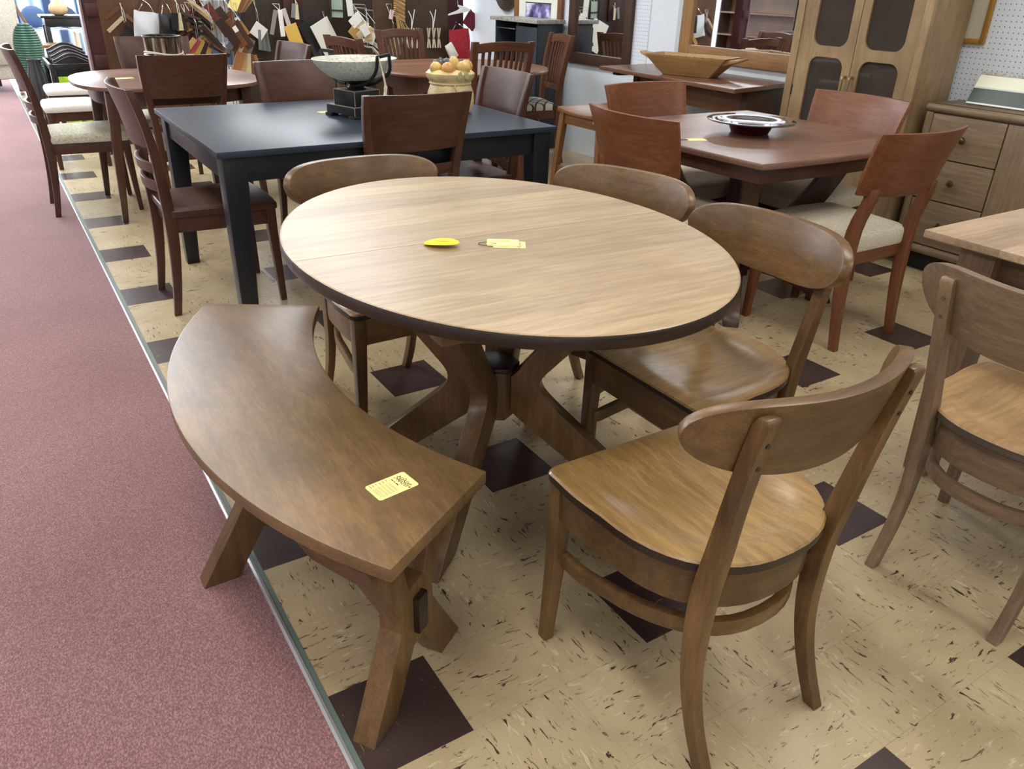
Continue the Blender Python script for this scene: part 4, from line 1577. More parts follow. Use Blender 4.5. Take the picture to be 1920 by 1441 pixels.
# ------------------------------------------------------------------ drawer sideboard
sb = thing('sideboard', 'grey-brown oak sideboard with three knobbed drawers on a recessed black base', 'sideboard', (3.63, 0.73, 0))
ox, oy = 3.63, 0.73
SX0, SX1, SY0, SY1 = 3.480, 3.785, 0.0, 1.468


def sbx(name, x0, x1, y0, y1, z0, z1, mat, parent=None, bevel=0.002):
    m = MB()
    m.box(x0 - ox, x1 - ox, y0 - oy, y1 - oy, z0, z1)
    return m.build(name, mat, parent or sb, bevel=bevel)


sbx('carcass', SX0 + 0.03, SX1, SY0, SY1, 0.11, 0.835, greyoak('Y'))
sbx('top', SX0 + 0.02, SX1, SY0 - 0.004, SY1 + 0.002, 0.835, 0.852, greyoak('Y'))
for nm, a in (('top_moulding', (SY0, SY1, 0.812, 0.852)), ('bottom_moulding', (SY0, SY1, 0.105, 0.150))):
    m = MB()
    zc_, r = (a[2] + a[3]) / 2, (a[3] - a[2]) / 2
    rings = []
    for y in (a[0], a[1]):
        ring = [(SX0 + r + r * math.cos(t) - ox, y - oy, zc_ + r * math.sin(t)) for t in [PI / 2 + PI * k / 10 for k in range(11)]]
        ring += [(SX0 + 0.04 - ox, y - oy, zc_ - r), (SX0 + 0.04 - ox, y - oy, zc_ + r)]
        rings.append(ring)
    m.loft(rings)
    m.build(nm, greyoak('Y'), sb)
for y0 in (SY1 - 0.040, SY0):
    m = MB()
    r = 0.020
    rings = []
    for z in (0.150, 0.812):
        ring = [(SX0 + r + r * math.cos(t) - ox, y0 + r + r * math.sin(t) - oy, z) for t in [PI / 2 + PI * k / 10 for k in range(11)]]
        ring += [(SX0 + 0.04 - ox, y0 - oy, z), (SX0 + 0.04 - ox, y0 + 2 * r - oy, z)]
        rings.append(ring)
    m.loft(rings)
    m.build('stile_moulding', greyoak('Z'), sb)
for z0, z1 in ((0.598, 0.806), (0.390, 0.592), (0.156, 0.384)):
    dr = sbx('drawer', SX0 + 0.012, SX0 + 0.034, 1.055, SY1 - 0.044, z0, z1, greyoak('Y'))
    m = MB()
    c = Matrix.Translation((SX0 + 0.012 - ox, 1.238 - oy, (z0 + z1) / 2)) @ Matrix.Rotation(-PI / 2, 4, 'Y')
    m.lathe([(0.006, 0.0), (0.006, 0.010), (0.015, 0.014), (0.018, 0.022), (0.014, 0.031), (0.004, 0.035)], 18, c)
    m.build('knob', M['brass'], dr)
for y0, y1 in ((0.545, 1.048), (0.046, 0.538)):
    sbx('door', SX0 + 0.012, SX0 + 0.034, y0, y1, 0.156, 0.806, greyoak('Z'))
sbx('plinth', SX0 + 0.08, SX1 - 0.02, SY0 + 0.06, SY1 - 0.05, 0.0, 0.11, M['blackmatte'])  # its black stands in for the shadow underneath the sideboard
# leaning framed panel on the sideboard
pp = thing('leaning_panel', 'cream and dark green framed panel leaning on the sideboard against pegboard', 'panel', (3.66, 0.86, 0.8525))
Tm = Matrix.Translation((-0.020, 0, 0.0)) @ Matrix.Rotation(math.radians(28), 4, 'Y')
for nm, z0, z1, c, tt_ in (('lower_trim', 0.002, 0.010, (222, 228, 224), 0.018), ('green_band', 0.010, 0.082, (28, 56, 50), 0.015), ('silver_trim', 0.082, 0.090, (198, 206, 202), 0.018), ('cream_field', 0.090, 0.152, (232, 236, 212), 0.014), ('ornate_trim', 0.152, 0.166, (150, 152, 140), 0.020)):
    m = MB()
    m.box(-tt_ / 2, tt_ / 2, -0.50, 0.50, z0, z1, Tm)
    m.build(nm, plain('panel_' + nm, c, 0.35, noise=0.25 if 'ornate' in nm else 0.0, nscale=120), pp, smooth=False)
# gold framed picture on the pegboard behind the hutch
gp = thing('framed_picture', 'gold framed picture hanging on the pegboard beside the hutch', 'picture', (3.79, 1.70, 1.55))
gold = plain('gold_leaf', (176, 132, 62), 0.35, metal=0.5)
for a in ((-0.27, -0.245, -0.43, 0.43), (0.245, 0.27, -0.43, 0.43)):
    m = MB(); m.box(-0.020, 0.0, a[0], a[1], a[2], a[3]); m.build('frame_side', gold, gp, bevel=0.005)
for a in ((-0.43, -0.405), (0.405, 0.43)):
    m = MB(); m.box(-0.020, 0.0, -0.245, 0.245, a[0], a[1]); m.build('frame_rail', gold, gp, bevel=0.005)
m = MB(); m.box(-0.008, -0.001, -0.245, 0.245, -0.405, 0.405); m.build('mat_board', plain('mat_sage', (196, 190, 168), 0.6), gp, smooth=False)

# ------------------------------------------------------------------ wall mirrors
mir = NT('mirror_silver'); mir.setp(Base_Color=(0.9, 0.92, 0.93, 1), Metallic=1.0, Roughness=0.015)


def wall_mirror(label, y0, y1, z0, z1, fw, matf, depth, inner=None, tilt=0.0):
    t = thing('wall_mirror', label, 'mirror', (ROOM_X1 - 0.002, (y0 + y1) / 2, (z0 + z1) / 2))
    hy_, hz_ = (y1 - y0) / 2, (z1 - z0) / 2
    for s_ in (-1, 1):
        m = MB(); m.box(-depth, 0, s_ * hy_ - (fw if s_ > 0 else 0), s_ * hy_ + (0 if s_ > 0 else fw), -hz_, hz_)
        m.build('frame_side', matf('Z'), t, bevel=0.004)
        m = MB(); m.box(-depth, 0, -hy_ + fw, hy_ - fw, s_ * hz_ - (fw if s_ > 0 else 0), s_ * hz_ + (0 if s_ > 0 else fw))
        m.build('frame_rail', matf('Y'), t, bevel=0.004)
    m = MB(); m.box(-0.012, -0.002, -hy_ + fw - 0.002, hy_ - fw + 0.002, -hz_ + fw - 0.002, hz_ - fw + 0.002)
    m.build('mirror_glass', mir.m, t, smooth=False)
    return t


wall_mirror('dark brown wooden framed mirror on the white wall beside the slat-back chair', 4.165, 4.985, 0.735, 1.65, 0.085, walnutpanel, 0.035)
wall_mirror('light oak framed mirror above the trestle table behind the dough bowl', 2.42, 3.62, 0.875, 1.70, 0.10, lambda a: wood('light_oak', (120, 86, 52), (178, 138, 88), a, rough=0.45), 0.03)
blkx = thing('wood_block', 'small pale wood block on the trestle table by the wall', 'block', (3.70, 3.72, 0.8225))
m = MB(); m.box(-0.02, 0.02, -0.035, 0.035, 0, 0.03); m.build('block', doughwood('Y'), blkx, bevel=0.002)

# ------------------------------------------------------------------ black cabinet, leaning picture, hat
kc = thing('storage_cabinet', 'small black cabinet with grey stone top and open compartment by the white wall', 'cabinet', (3.65, 5.39, 0))
kx = lambda name, x0, x1, y0, y1, z0, z1, mat, par=None, bv=0.002: (lambda m: (m.box(x0 - 3.65, x1 - 3.65, y0 - 5.39, y1 - 5.39, z0, z1), m.build(name, mat, par or kc, bevel=bv))[1])(MB())
navyc = plain('charcoal_paint', (44, 50, 58), 0.45)
kx('side_panel', 3.50, 3.752, 5.04, 5.06, 0, 1.03, navyc)
kx('side_panel', 3.50, 3.752, 5.72, 5.74, 0, 1.03, navyc)
kx('back_panel', 3.735, 3.752, 5.06, 5.72, 0.05, 1.03, M['blackmatte'])
kx('divider', 3.50, 3.735, 5.36, 5.38, 0.05, 1.03, navyc)
kx('bottom_panel', 3.50, 3.735, 5.06, 5.72, 0.05, 0.08, navyc)
kx('shelf', 3.52, 3.735, 5.38, 5.72, 0.50, 0.52, M['blackmatte'])
kx('door', 3.488, 3.50, 5.045, 5.375, 0.06, 1.00, navyc)
kx('towel_rail', 3.495, 3.505, 5.40, 5.70, 0.965, 0.975, M['steel'])
kx('stone_top', 3.46, 3.755, 5.01, 5.77, 1.03, 1.06, plain('grey_stone', (150, 148, 142), 0.4, noise=0.25, nscale=60))
lp = thing('framed_picture', 'white matted landscape photograph in a rustic wood frame above the black cabinet', 'picture', (3.79, 5.47, 1.45))
rust = wood('rustic_frame', (92, 58, 32), (158, 108, 64), 'Z', rough=0.6)
for y in (-0.375, 0.315):
    m = MB(); m.box(-0.03, 0, y, y + 0.06, -0.50, 0.50); m.build('frame_side', rust, lp, bevel=0.006)
for z in (-0.50, 0.44):
    m = MB(); m.box(-0.03, 0, -0.315, 0.315, z, z + 0.06); m.build('frame_rail', rust, lp, bevel=0.006)
m = MB(); m.box(-0.012, -0.002, -0.315, 0.315, -0.44, 0.44); m.build('mat_board', plain('white_mat', (228, 228, 216), 0.6), lp, smooth=False)
pn = NT('violet_landscape_print')
tc = pn.n('ShaderNodeTexCoord'); ns = pn.n('ShaderNodeTexNoise', i_Scale=9.0, i_Detail=6.0); pn.l(tc, 'Object', ns, 'Vector')
rp = ramp(pn, [(0.35, lin((52, 46, 74))), (0.5, lin((128, 122, 178))), (0.62, lin((228, 226, 240)))]); pn.l(ns, 'Fac', rp, 'Fac'); pn.l(rp, 'Color', pn.b, 'Base Color')
m = MB(); m.box(-0.015, -0.012, -0.20, 0.20, -0.44, -0.28); m.build('photo_print', pn.m, lp, smooth=False)
m = MB(); m.band([(-0.0135, -0.205), (-0.0135, 0.205)], -0.278, -0.270, 0.003); m.build('photo_border', M['blackmatte'], lp, smooth=False)
ht = thing('wall_basket', 'round dark woven disc hanging on the white wall', 'basket', (3.79, 6.01, 1.30))
m = MB()
for k in range(12):
    r = 0.02 + k * 0.0165
    m.tube([(-0.012 - 0.03 * (1 - (r / 0.22) ** 2), r * math.cos(a), r * math.sin(a)) for a in [2 * PI * q / 40 for q in range(40)]], 0.009, 6, closed=True)
m.build('woven_coil', plain('dark_wicker', (62, 50, 40), 0.7, noise=0.3, nscale=60), ht)
# ------------------------------------------------------------------ sample display partition
PY = 6.70
dp = thing('display_partition', 'dark brown wooden partition hung with samples', 'partition', (2.1, PY + 0.03, 0))
ppan = wood('partition_brown', (70, 44, 26), (112, 76, 48), 'Z', rough=0.5, figure=0.6)
pdark = wood('partition_dark', (36, 26, 20), (66, 48, 38), 'Z', rough=0.5, figure=0.5)


def px_part(name, x0, x1, mat, y0=0.0, y1=0.04, z1=2.1, z0=0.0):
    m = MB(); m.box(x0 - 2.1, x1 - 2.1, y0 - 0.03, y1 - 0.03, z0, z1)
    return m.build(name, mat, dp, bevel=0.003)


px_part('panel', 0.345, 1.125, ppan)
px_part('end_post', 1.125, 1.165, darkpost('Z'), -0.01, 0.05)
px_part('slate_post', 1.385, 1.485, plain('slate_paint', (70, 72, 78), 0.6), -0.005, 0.05)
px_part('panel', 1.485, 1.86, pdark)
px_part('upright', 1.86, 2.03, darkpost('Z'), -0.03, 0.05)
px_part('panel', 2.03, 2.72, pdark)
px_part('panel', 2.72, 3.52, wood('partition_olive', (58, 42, 26), (92, 68, 46), 'Z', rough=0.5, figure=0.6))
px_part('end_panel', 3.52, 3.70, plain('maroon_cloth', (60, 16, 24), 0.8))

ps = thing('display_post', 'dark red-brown upright post with small bracket beside the sample display', 'post', (0.265, 6.36, 0))
m = MB(); m.box(-0.062, 0.050, -0.06, 0.06, 0, 2.0); m.build('upright', darkpost('Z'), ps, bevel=0.003)
m = MB(); m.box(-0.075, -0.060, -0.075, 0.06, 0, 2.0); m.build('side_strip', wood('mauve_strip', (112, 88, 92), (150, 126, 130), 'Z'), ps, bevel=0.002)
for z in (1.02, 0.66):
    m = MB()
    m.prism([(-0.045, 0), (0.045, 0), (0.045, 0.09), (-0.045, 0.09)], 0, 0.035, Matrix.Translation((0, -0.06, z)) @ Matrix.Rotation(PI / 2, 4, 'X'))
    m.build('bracket', darkpost('X'), ps, bevel=0.004)

chipm = {}


def chip_mat(c):
    if c not in chipm:
        chipm[c] = wood('chip_%d_%d_%d' % c, tuple(int(v * 0.85) for v in c), c, 'X', rough=0.45, figure=0.4)
    return chipm[c]


_bn = [0]
KS = 1.18


def bundle(label, px, py, chips, y=None, cat='samples', group='finish sample bundles on the display', name='sample_bundle', hook=0.13, cordmat='whitecord'):
    """chips: list of (dx, dz, dy, w, h, t, roll_deg, colour, kind) in metres about the hung point"""
    if y is None:
        y = PY - 0.055 - 0.075 * (_bn[0] % 3)
        _bn[0] += 1
    p = on_y(px, py, y)
    t = thing(name, label, cat, (p.x, y, p.z), 0, group)
    m = MB()
    top = (0.0, PY - y - 0.001, hook)
    m.tube([top, (0, 0.01, hook + 0.004), (0, 0, 0.02), (0.004, 0, -0.01)], 0.0028, 6)
    m.tube([top, (0.012, 0.005, hook * 0.6), (0.016, 0, 0.0)], 0.0024, 6)
    m.build('cord', M[cordmat], t)
    for (dx, dz, dy, w, h, tk, roll, c, kind) in chips:
        m = MB()
        dx, dz, w, h = dx * KS, dz * KS, w * KS, h * KS
        Tm = Matrix.Translation((dx, dy, dz)) @ Matrix.Rotation(math.radians(roll), 4, 'Y') @ Matrix.Rotation(math.radians(random.uniform(-14, 14)), 4, 'Z')
        m.cbox((0, 0, 0), (w, tk, h), Tm)
        o = m.build({'chip': 'wood_chip', 'card': 'card', 'tile': 'tile_chip', 'cloth': 'swatch'}[kind], chip_mat(c) if kind == 'chip' else plain('%s_%d_%d_%d' % ((kind,) + c), c, 0.5 if kind == 'tile' else 0.85), t, bevel=0.0015, smooth=False)
    return t


def fan(n, w, h, tk, a0, a1, dz0, dz1, dx0=0.0, dx1=0.0, cols=((120, 78, 48),), kind='chip', dy0=-0.02, dy1=0.02):
    out = []
    for k in range(n):
        u = k / max(1, n - 1)
        out.append((dx0 + (dx1 - dx0) * u, dz0 + (dz1 - dz0) * u, dy0 + (dy1 - dy0) * u, w, h, tk, a0 + (a1 - a0) * u, cols[k % len(cols)], kind))
    return out


TAN, CRM, BRN, DRK, RED, BLK, GRY, WHT = (196, 152, 98), (222, 206, 168), (124, 80, 48), (58, 38, 30), (104, 44, 30), (28, 28, 30), (120, 122, 124), (232, 230, 222)
bundle('small bundle with one cream stick and dark chips by the red-brown post', 232, 40, [(-0.055, -0.02, 0, 0.14, 0.024, 0.012, -40, CRM, 'chip'), (0.075, -0.01, 0, 0.15, 0.024, 0.012, 42, BRN, 'chip'), (0.06, -0.075, 0.01, 0.15, 0.03, 0.012, 38, BLK, 'chip'), (-0.06, 0.05, 0.02, 0.12, 0.02, 0.01, -38, BRN, 'chip'), (-0.03, -0.10, 0.0, 0.13, 0.03, 0.012, -35, BLK, 'chip')])
bundle('dark red-brown fan of louvre-like wood sticks', 352, 60, fan(9, 0.19, 0.018, 0.05, -48, -40, 0.09, -0.10, 0.0, 0.02, (RED, DRK)) + fan(3, 0.15, 0.02, 0.012, -52, -44, -0.02, -0.10, 0.09, 0.10, (CRM, TAN)), hook=0.2)
bundle('bundle of pale and black chips above the red-brown stick fan', 366, 22, fan(4, 0.17, 0.020, 0.012, 38, 46, 0.03, -0.06, 0.02, 0.05, (CRM, TAN, BLK, DRK)) + fan(4, 0.12, 0.020, 0.03, 20, 10, -0.03, -0.14, -0.03, 0.02, (DRK, BLK)))
bundle('large cream tile with stacked wood ends', 384, 52, [(0.0, 0.0, 0, 0.11, 0.17, 0.012, 12, (206, 200, 180), 'tile'), (-0.03, -0.06, -0.03, 0.08, 0.045, 0.03, -20, TAN, 'chip'), (0.06, 0.02, -0.02, 0.03, 0.07, 0.02, 24, CRM, 'chip'), (0.035, -0.005, -0.03, 0.03, 0.07, 0.02, 24, CRM, 'chip')])
bundle('long dark walnut planks with small white stickers', 424, 46, fan(3, 0.055, 0.24, 0.014, -32, -30, 0.03, -0.02, -0.06, 0.09, (RED, DRK, BRN)) + [(0.025, 0.012, -0.045, 0.032, 0.032, 0.002, -30, WHT, 'card'), (0.075, 0.035, -0.045, 0.032, 0.032, 0.002, -30, WHT, 'card'), (0.105, -0.03, -0.03, 0.06, 0.10, 0.012, -32, TAN, 'chip')])
bundle('hanging tan and brown chips with block stamped light ends', 452, 88, fan(5, 0.045, 0.15, 0.014, 38, 26, 0.05, -0.02, -0.05, 0.06, (GRY, BRN, CRM, (150, 98, 60))) + fan(5, 0.055, 0.14, 0.014, 22, -14, -0.10, -0.13, -0.04, 0.10, ((178, 122, 74), TAN, CRM, BRN)), hook=0.34)
bundle('square white card tied with grey metal strips', 484, 58, [(0.0, 0.0, -0.02, 0.10, 0.10, 0.004, 38, WHT, 'card')] + fan(5, 0.022, 0.14, 0.008, 4, -4, -0.06, -0.075, 0.0, 0.07, (GRY, (96, 100, 100)), 'tile'), hook=0.24)
bundle('yellow card and brown sticks high on the slate post', 446, 6, [(-0.03, 0.0, -0.02, 0.07, 0.09, 0.003, 28, (238, 214, 130), 'card')] + fan(4, 0.04, 0.13, 0.010, 34, 42, 0.0, 0.0, 0.02, 0.07, (BRN, TAN)))
bundle('ring of grey and white cloth strips with yellow envelope', 527, 42, [(-0.055, 0.0, 0, 0.03, 0.17, 0.004, 16, (130, 128, 122), 'cloth'), (0.0, -0.005, -0.01, 0.035, 0.18, 0.004, -2, WHT, 'cloth'), (0.05, 0.01, 0, 0.035, 0.17, 0.004, -16, (186, 180, 172), 'cloth'), (0.095, -0.12, -0.01, 0.10, 0.22, 0.006, -18, (216, 176, 84), 'card')], hook=0.14)
bundle('large cream board and black folder hanging on two hooks', 612, 72, [(0.0, 0.0, -0.02, 0.17, 0.27, 0.008, -26, (222, 218, 206), 'card'), (-0.09, 0.02, 0.01, 0.16, 0.22, 0.02, -28, BLK, 'card'), (-0.05, -0.09, 0.02, 0.14, 0.16, 0.02, -24, (48, 48, 50), 'card')], hook=0.22)
bundle('fan of photo cards with red and tan backs', 668, 45, [(-0.01, 0.03, -0.03, 0.11, 0.075, 0.003, -40, WHT, 'card'), (0.03, 0.0, -0.02, 0.12, 0.085, 0.003, 34, (224, 214, 182), 'card'), (0.0, -0.045, -0.01, 0.10, 0.07, 0.003, 30, (164, 60, 68), 'card'), (-0.01, -0.075, -0.02, 0.14, 0.07, 0.003, 44, (198, 156, 96), 'card'), (0.04, -0.09, -0.03, 0.11, 0.07, 0.003, 44, (222, 206, 170), 'card'), (0.045, -0.145, -0.03, 0.05, 0.08, 0.003, 20, WHT, 'card')], hook=0.12)
bundle('fanned stack of white and black tile samples', 703, 78, fan(9, 0.14, 0.016, 0.07, 34, 38, 0.07, -0.08, 0.0, 0.02, (CRM, WHT, WHT, BLK, BLK, WHT, WHT, DRK, WHT), 'tile') + fan(6, 0.07, 0.010, 0.05, 6, 0, 0.05, -0.06, -0.06, -0.06, (WHT, DRK), 'tile'), hook=0.26)
bundle('ladder of thin tan slats beside a small pink tag', 748, 22, fan(13, 0.10, 0.012, 0.04, 30, 26, 0.13, -0.05, 0.01, 0.0, ((204, 166, 110), (176, 134, 84)), dy0=0, dy1=0) + fan(4, 0.012, 0.12, 0.03, -10, -34, -0.09, -0.08, -0.02, 0.05, ((204, 166, 110),)) + [(-0.075, -0.02, -0.02, 0.035, 0.07, 0.003, 12, (222, 196, 196), 'card')], hook=0.2)
bundle('short brown block chips below the photo cards', 690, 100, fan(4, 0.09, 0.03, 0.03, 14, 20, 0.03, -0.03, -0.02, 0.03, (DRK, BRN, RED)), hook=0.4, y=PY - 0.30)
bundle('yellow-green striped cloth strip near the slat-back chair', 738, 95, fan(4, 0.035, 0.20, 0.004, 22, 14, 0.0, 0.0, -0.05, 0.06, ((124, 132, 104), (196, 190, 120), (150, 156, 130)), 'cloth'), hook=0.4)


bundle('pale cream chips fanned high beside the black binder', 336, 40, fan(4, 0.045, 0.11, 0.010, 6, -18, 0.0, -0.01, -0.03, 0.05, (BLK, CRM, DRK, TAN)), hook=0.2)
bundle('red and gold fabric cards low beside the drum vase', 372, 92, fan(5, 0.035, 0.13, 0.010, 42, 20, 0.02, -0.02, -0.06, 0.07, (TAN, (150, 46, 40), (196, 160, 84), DRK)), hook=0.34, y=PY - 0.29)
bundle('dark sticks with pale tips low beside the wire rack', 400, 78, fan(5, 0.15, 0.026, 0.02, 48, 30, 0.05, -0.06, -0.02, 0.04, (DRK, BLK, (74, 52, 40), BRN)), hook=0.3, y=PY - 0.30)
bundle('dark chocolate plank pair hanging over the slate post', 440, 60, fan(3, 0.06, 0.20, 0.014, -34, -28, 0.0, -0.02, -0.05, 0.06, (DRK, BRN, (84, 54, 38))) + [(0.0, 0.02, -0.04, 0.03, 0.04, 0.002, -30, WHT, 'card')], hook=0.26, y=PY - 0.31)
bundle('tan veneer card over black strips by the dark upright', 556, 20, fan(3, 0.03, 0.10, 0.006, 10, -12, 0.0, -0.02, -0.03, 0.03, (GRY, CRM, BLK), 'tile'), hook=0.10)
bundle('green glass tile framed in black wire', 632, 14, [(0.0, 0.0, 0, 0.085, 0.14, 0.010, 2, (150, 166, 150), 'tile'), (-0.055, 0.0, -0.01, 0.012, 0.17, 0.012, 2, BLK, 'tile'), (0.055, 0.0, -0.01, 0.012, 0.17, 0.012, 2, BLK, 'tile'), (0.0, -0.02, -0.01, 0.10, 0.010, 0.010, 2, BLK, 'tile'), (0.10, 0.02, -0.01, 0.055, 0.16, 0.004, -4, WHT, 'card')], hook=0.12)
bundle('pale grey card pair beside the photo cards', 690, 62, fan(3, 0.06, 0.08, 0.004, -30, 24, 0.02, -0.04, -0.03, 0.03, (WHT, (196, 170, 120), (226, 220, 206)), 'card'), hook=0.2, y=PY - 0.31)


# soft bags and folders
def soft_bag(name, label, px, py, w, h, d, mat, roll=0.0, y=PY - 0.08, handle=None, cat='bag', fold=0.012):
    p = on_y(px, py, y)
    t = thing(name, label, cat, (p.x, y, p.z))
    m = MB()
    rings = []
    R = Matrix.Rotation(math.radians(roll), 4, 'Y')
    for i in range(9):
        z = -h / 2 + h * i / 8
        pin = 1 - 0.9 * (i / 8) ** 4
        ring = []
        n = 24
        for k in range(n):
            a = 2 * PI * k / n
            xx = w / 2 * math.copysign(abs(math.cos(a)) ** 0.5, math.cos(a)) * (1 - 0.06 * (i / 8))
            yy = d / 2 * pin * math.copysign(abs(math.sin(a)) ** 0.7, math.sin(a)) + fold * math.sin(3.1 * a + i * 0.9) * (0.3 + 0.7 * (1 - i / 8))
            ring.append(R @ Vector((xx, yy, z + 0.004 * math.sin(k * 1.3 + i))))
        rings.append(ring)
    m.loft(rings)
    m.build('body', mat, t)
    if handle:
        m = MB()
        m.tube(smooth_path([R @ Vector((-w * 0.3, 0, h * 0.48)), R @ Vector((-w * 0.12, 0.02, h * 0.48 + handle * 0.7)), (0.0, PY - y - 0.002, h * 0.5 + handle), R @ Vector((w * 0.12, 0.02, h * 0.48 + handle * 0.7)), R @ Vector((w * 0.3, 0, h * 0.48))], 5), 0.004, 6)
        m.build('hanger_loop', M['steel'], t)
    return t


clear = plain('white_polythene', (206, 210, 212), 0.25)
soft_bag('plastic_bag', 'crumpled white polythene bag hanging on the brown panel', 275, 52, 0.20, 0.24, 0.05, clear, 8, handle=0.09)
soft_bag('binder_folder', 'black binder folder with white sheets hanging on the brown panel', 316, 48, 0.13, 0.18, 0.05, M['black'], 0, handle=0.10, cat='folder', fold=0.004, y=PY - 0.15)
fr = soft_bag('cloth_bag', 'red dotted cloth bag hanging next to the white wall', 862, 85, 0.24, 0.30, 0.06, plain('red_dotted_cloth', (150, 30, 42), 0.85, noise=0.3, nscale=90), -4, handle=0.06)
soft_bag('cloth_sample', 'maroon cloth square with metal eyelet hanging above the red bag', 884, 38, 0.15, 0.15, 0.015, plain('maroon_sample', (98, 28, 40), 0.85), 36, y=PY - 0.06, cat='cloth', fold=0.004)
soft_bag('cloth_roll', 'rolled white cloth hanging before the red bag', 846, 95, 0.09, 0.14, 0.06, M['fabric_white'], -30, y=PY - 0.16, cat='cloth', fold=0.004)
soft_bag('dark_pouch', 'dark grey pouch hanging next to the white wall', 900, 58, 0.09, 0.17, 0.05, plain('dark_grey_cloth', (58, 54, 50), 0.8), 4, y=PY - 0.05, handle=0.05)
hg = thing('clothes_hanger', 'white perforated plastic hanger above the red cloth bag', 'hanger', tuple(on_y(862, 22, PY - 0.09)))
m = MB()
Th = Matrix.Rotation(PI / 2, 4, 'X')
m.prism([(-0.13, -0.035), (0.11, 0.005), (0.125, 0.02), (0.06, 0.045), (-0.02, 0.062), (-0.025, 0.05), (0.0, 0.03), (-0.03, 0.012), (-0.13, -0.022)], -0.004, 0.004, Th)
m.build('hanger_body', M['wirewhite'], hg, bevel=0.002)
m = MB(); m.tube(smooth_path([(-0.02, 0.0, 0.06), (-0.02, 0.01, 0.11), (0.0, 0.05, 0.13), (0.0, 0.089, 0.125)], 4), 0.003, 6); m.build('hook', M['steel'], hg)
for px in (775, 815):
    p = on_y(px, 40, PY - 0.07)
    t = thing('fringe_swatch', 'cream fringed cloth swatch on a forked white hanger', 'cloth', tuple(p), 0, 'fringed swatches behind the slat-back chair')
    m = MB()
    m.tube(smooth_path([(-0.05, 0.0, 0.09), (-0.02, 0, 0.03), (-0.02, 0, -0.06)], 4), 0.005, 6)
    m.tube(smooth_path([(0.05, 0.069, 0.10), (0.0, 0, 0.03), (-0.018, 0, -0.06)], 4), 0.004, 6)
    m.build('hanger', M['wirewhite'], t)
    for k in range(6):
        m = MB()
        m.tube(smooth_path([(-0.08 + k * 0.028, 0.0, -0.06), (-0.078 + k * 0.028 + 0.01 * (-1) ** k, 0.01, -0.14), (-0.08 + k * 0.028, 0, -0.24)], 4), 0.008, 6)
        m.build('fringe', plain('cream_fringe', (206, 190, 164), 0.9), t)

# wire rack seen in the gap of the partition
wk = thing('wire_rack', 'white wire brochure rack standing behind the gap in the partition', 'rack', (1.36, 7.25, 0))
m = MB()
for z in (0.35, 0.55, 0.75, 0.95, 1.15, 1.35):
    m.tube([(-0.20, 0, z), (0.22, 0, z)], 0.006, 6)
    m.tube([(-0.20, -0.12, z + 0.02), (0.22, -0.12, z + 0.02)], 0.006, 6)
for x in (-0.2, -0.1, 0.0, 0.1, 0.2):
    m.tube([(x, 0, 0), (x, 0, 1.5)], 0.006, 6)
    m.tube([(x, -0.12, 0), (x, -0.12, 1.2)], 0.005, 6)
m.build('wire_frame', M['steel'], wk)
for k, (z, c) in enumerate(((0.56, (150, 172, 204)), (0.76, (226, 230, 236)), (0.96, (236, 238, 240)), (1.16, (214, 196, 180)))):
    b = thing('brochure_stack', ['blue', 'pale grey', 'white', 'peach'][k] + ' brochures standing in the white wire rack', 'brochures', (1.36, 7.19, z + 0.006))
    for q in range(3):
        m = MB(); m.box(-0.18 + q * 0.125, -0.07 + q * 0.125, -0.03, 0.03, 0.0, 0.15); m.build('brochure', plain('brochure_%d_%d' % (k, q), tuple(min(255, v + 8 * q - 8) for v in c), 0.6), b, smooth=False)
bk = thing('white_screen', 'tall white backdrop board standing behind the wire rack', 'board', (1.7, 7.9, 0))
m = MB(); m.box(-0.8, 0.8, -0.02, 0.02, 0, 1.6); m.build('board', M['white'], bk, smooth=False)

# ------------------------------------------------------------------ glass drum vase on the soft-cornered table
dv = thing('drum_vase', 'faceted silver glass drum vase with black rim and beaded string on the soft-cornered table', 'vase', (0.455, 4.72, 0.762))
gl = NT('silvered_glass')
tc = gl.n('ShaderNodeTexCoord'); mp = gl.n('ShaderNodeMapping'); mp.inputs['Scale'].default_value = (40, 40, 5)
gl.l(tc, 'Object', mp, 'Vector'); ns = gl.n('ShaderNodeTexNoise', i_Scale=1.0, i_Detail=2.0); gl.l(mp, 'Vector', ns, 'Vector')
rp = ramp(gl, [(0.35, lin((30, 26, 22))), (0.52, lin((120, 104, 84))), (0.66, lin((216, 206, 190)))]); gl.l(ns, 'Fac', rp, 'Fac'); gl.l(rp, 'Color', gl.b, 'Base Color')
gl.setp(Roughness=0.15, Metallic=0.6)
m = MB(); m.lathe([(0.085, 0.0), (0.105, 0.01), (0.108, 0.10), (0.110, 0.215), (0.105, 0.215), (0.10, 0.02), (0.01, 0.015)], 40); m.build('drum', gl.m, dv)
m = MB(); m.tube([(0.109 * math.cos(a), 0.109 * math.sin(a), 0.218) for a in [2 * PI * k / 40 for k in range(40)]], 0.006, 8, closed=True); m.build('rim', M['black'], dv)
for z, ph in ((0.118, 0), (0.125, 0.6), (0.105, 1.3), (0.095, 2.0)):
    m = MB(); m.tube([(0.113 * math.cos(a), 0.113 * math.sin(a), z + 0.008 * math.sin(2 * a + ph)) for a in [2 * PI * k / 48 for k in range(48)]], 0.004, 6, closed=True)
    m.build('bead_string', plain('pearl_bead', (222, 216, 206), 0.3), dv)
m = MB(); m.sphere((0.09, -0.09, 0.095), 0.03, 12, (1.3, 0.6, 0.8)); m.build('red_ornament', plain('red_ribbon', (150, 44, 32), 0.5), dv)
m = MB(); m.box(0.118, 0.165, -0.075, -0.070, 0.075, 0.118); m.build('yellow_tag', M['cardyellow'], dv, smooth=False)

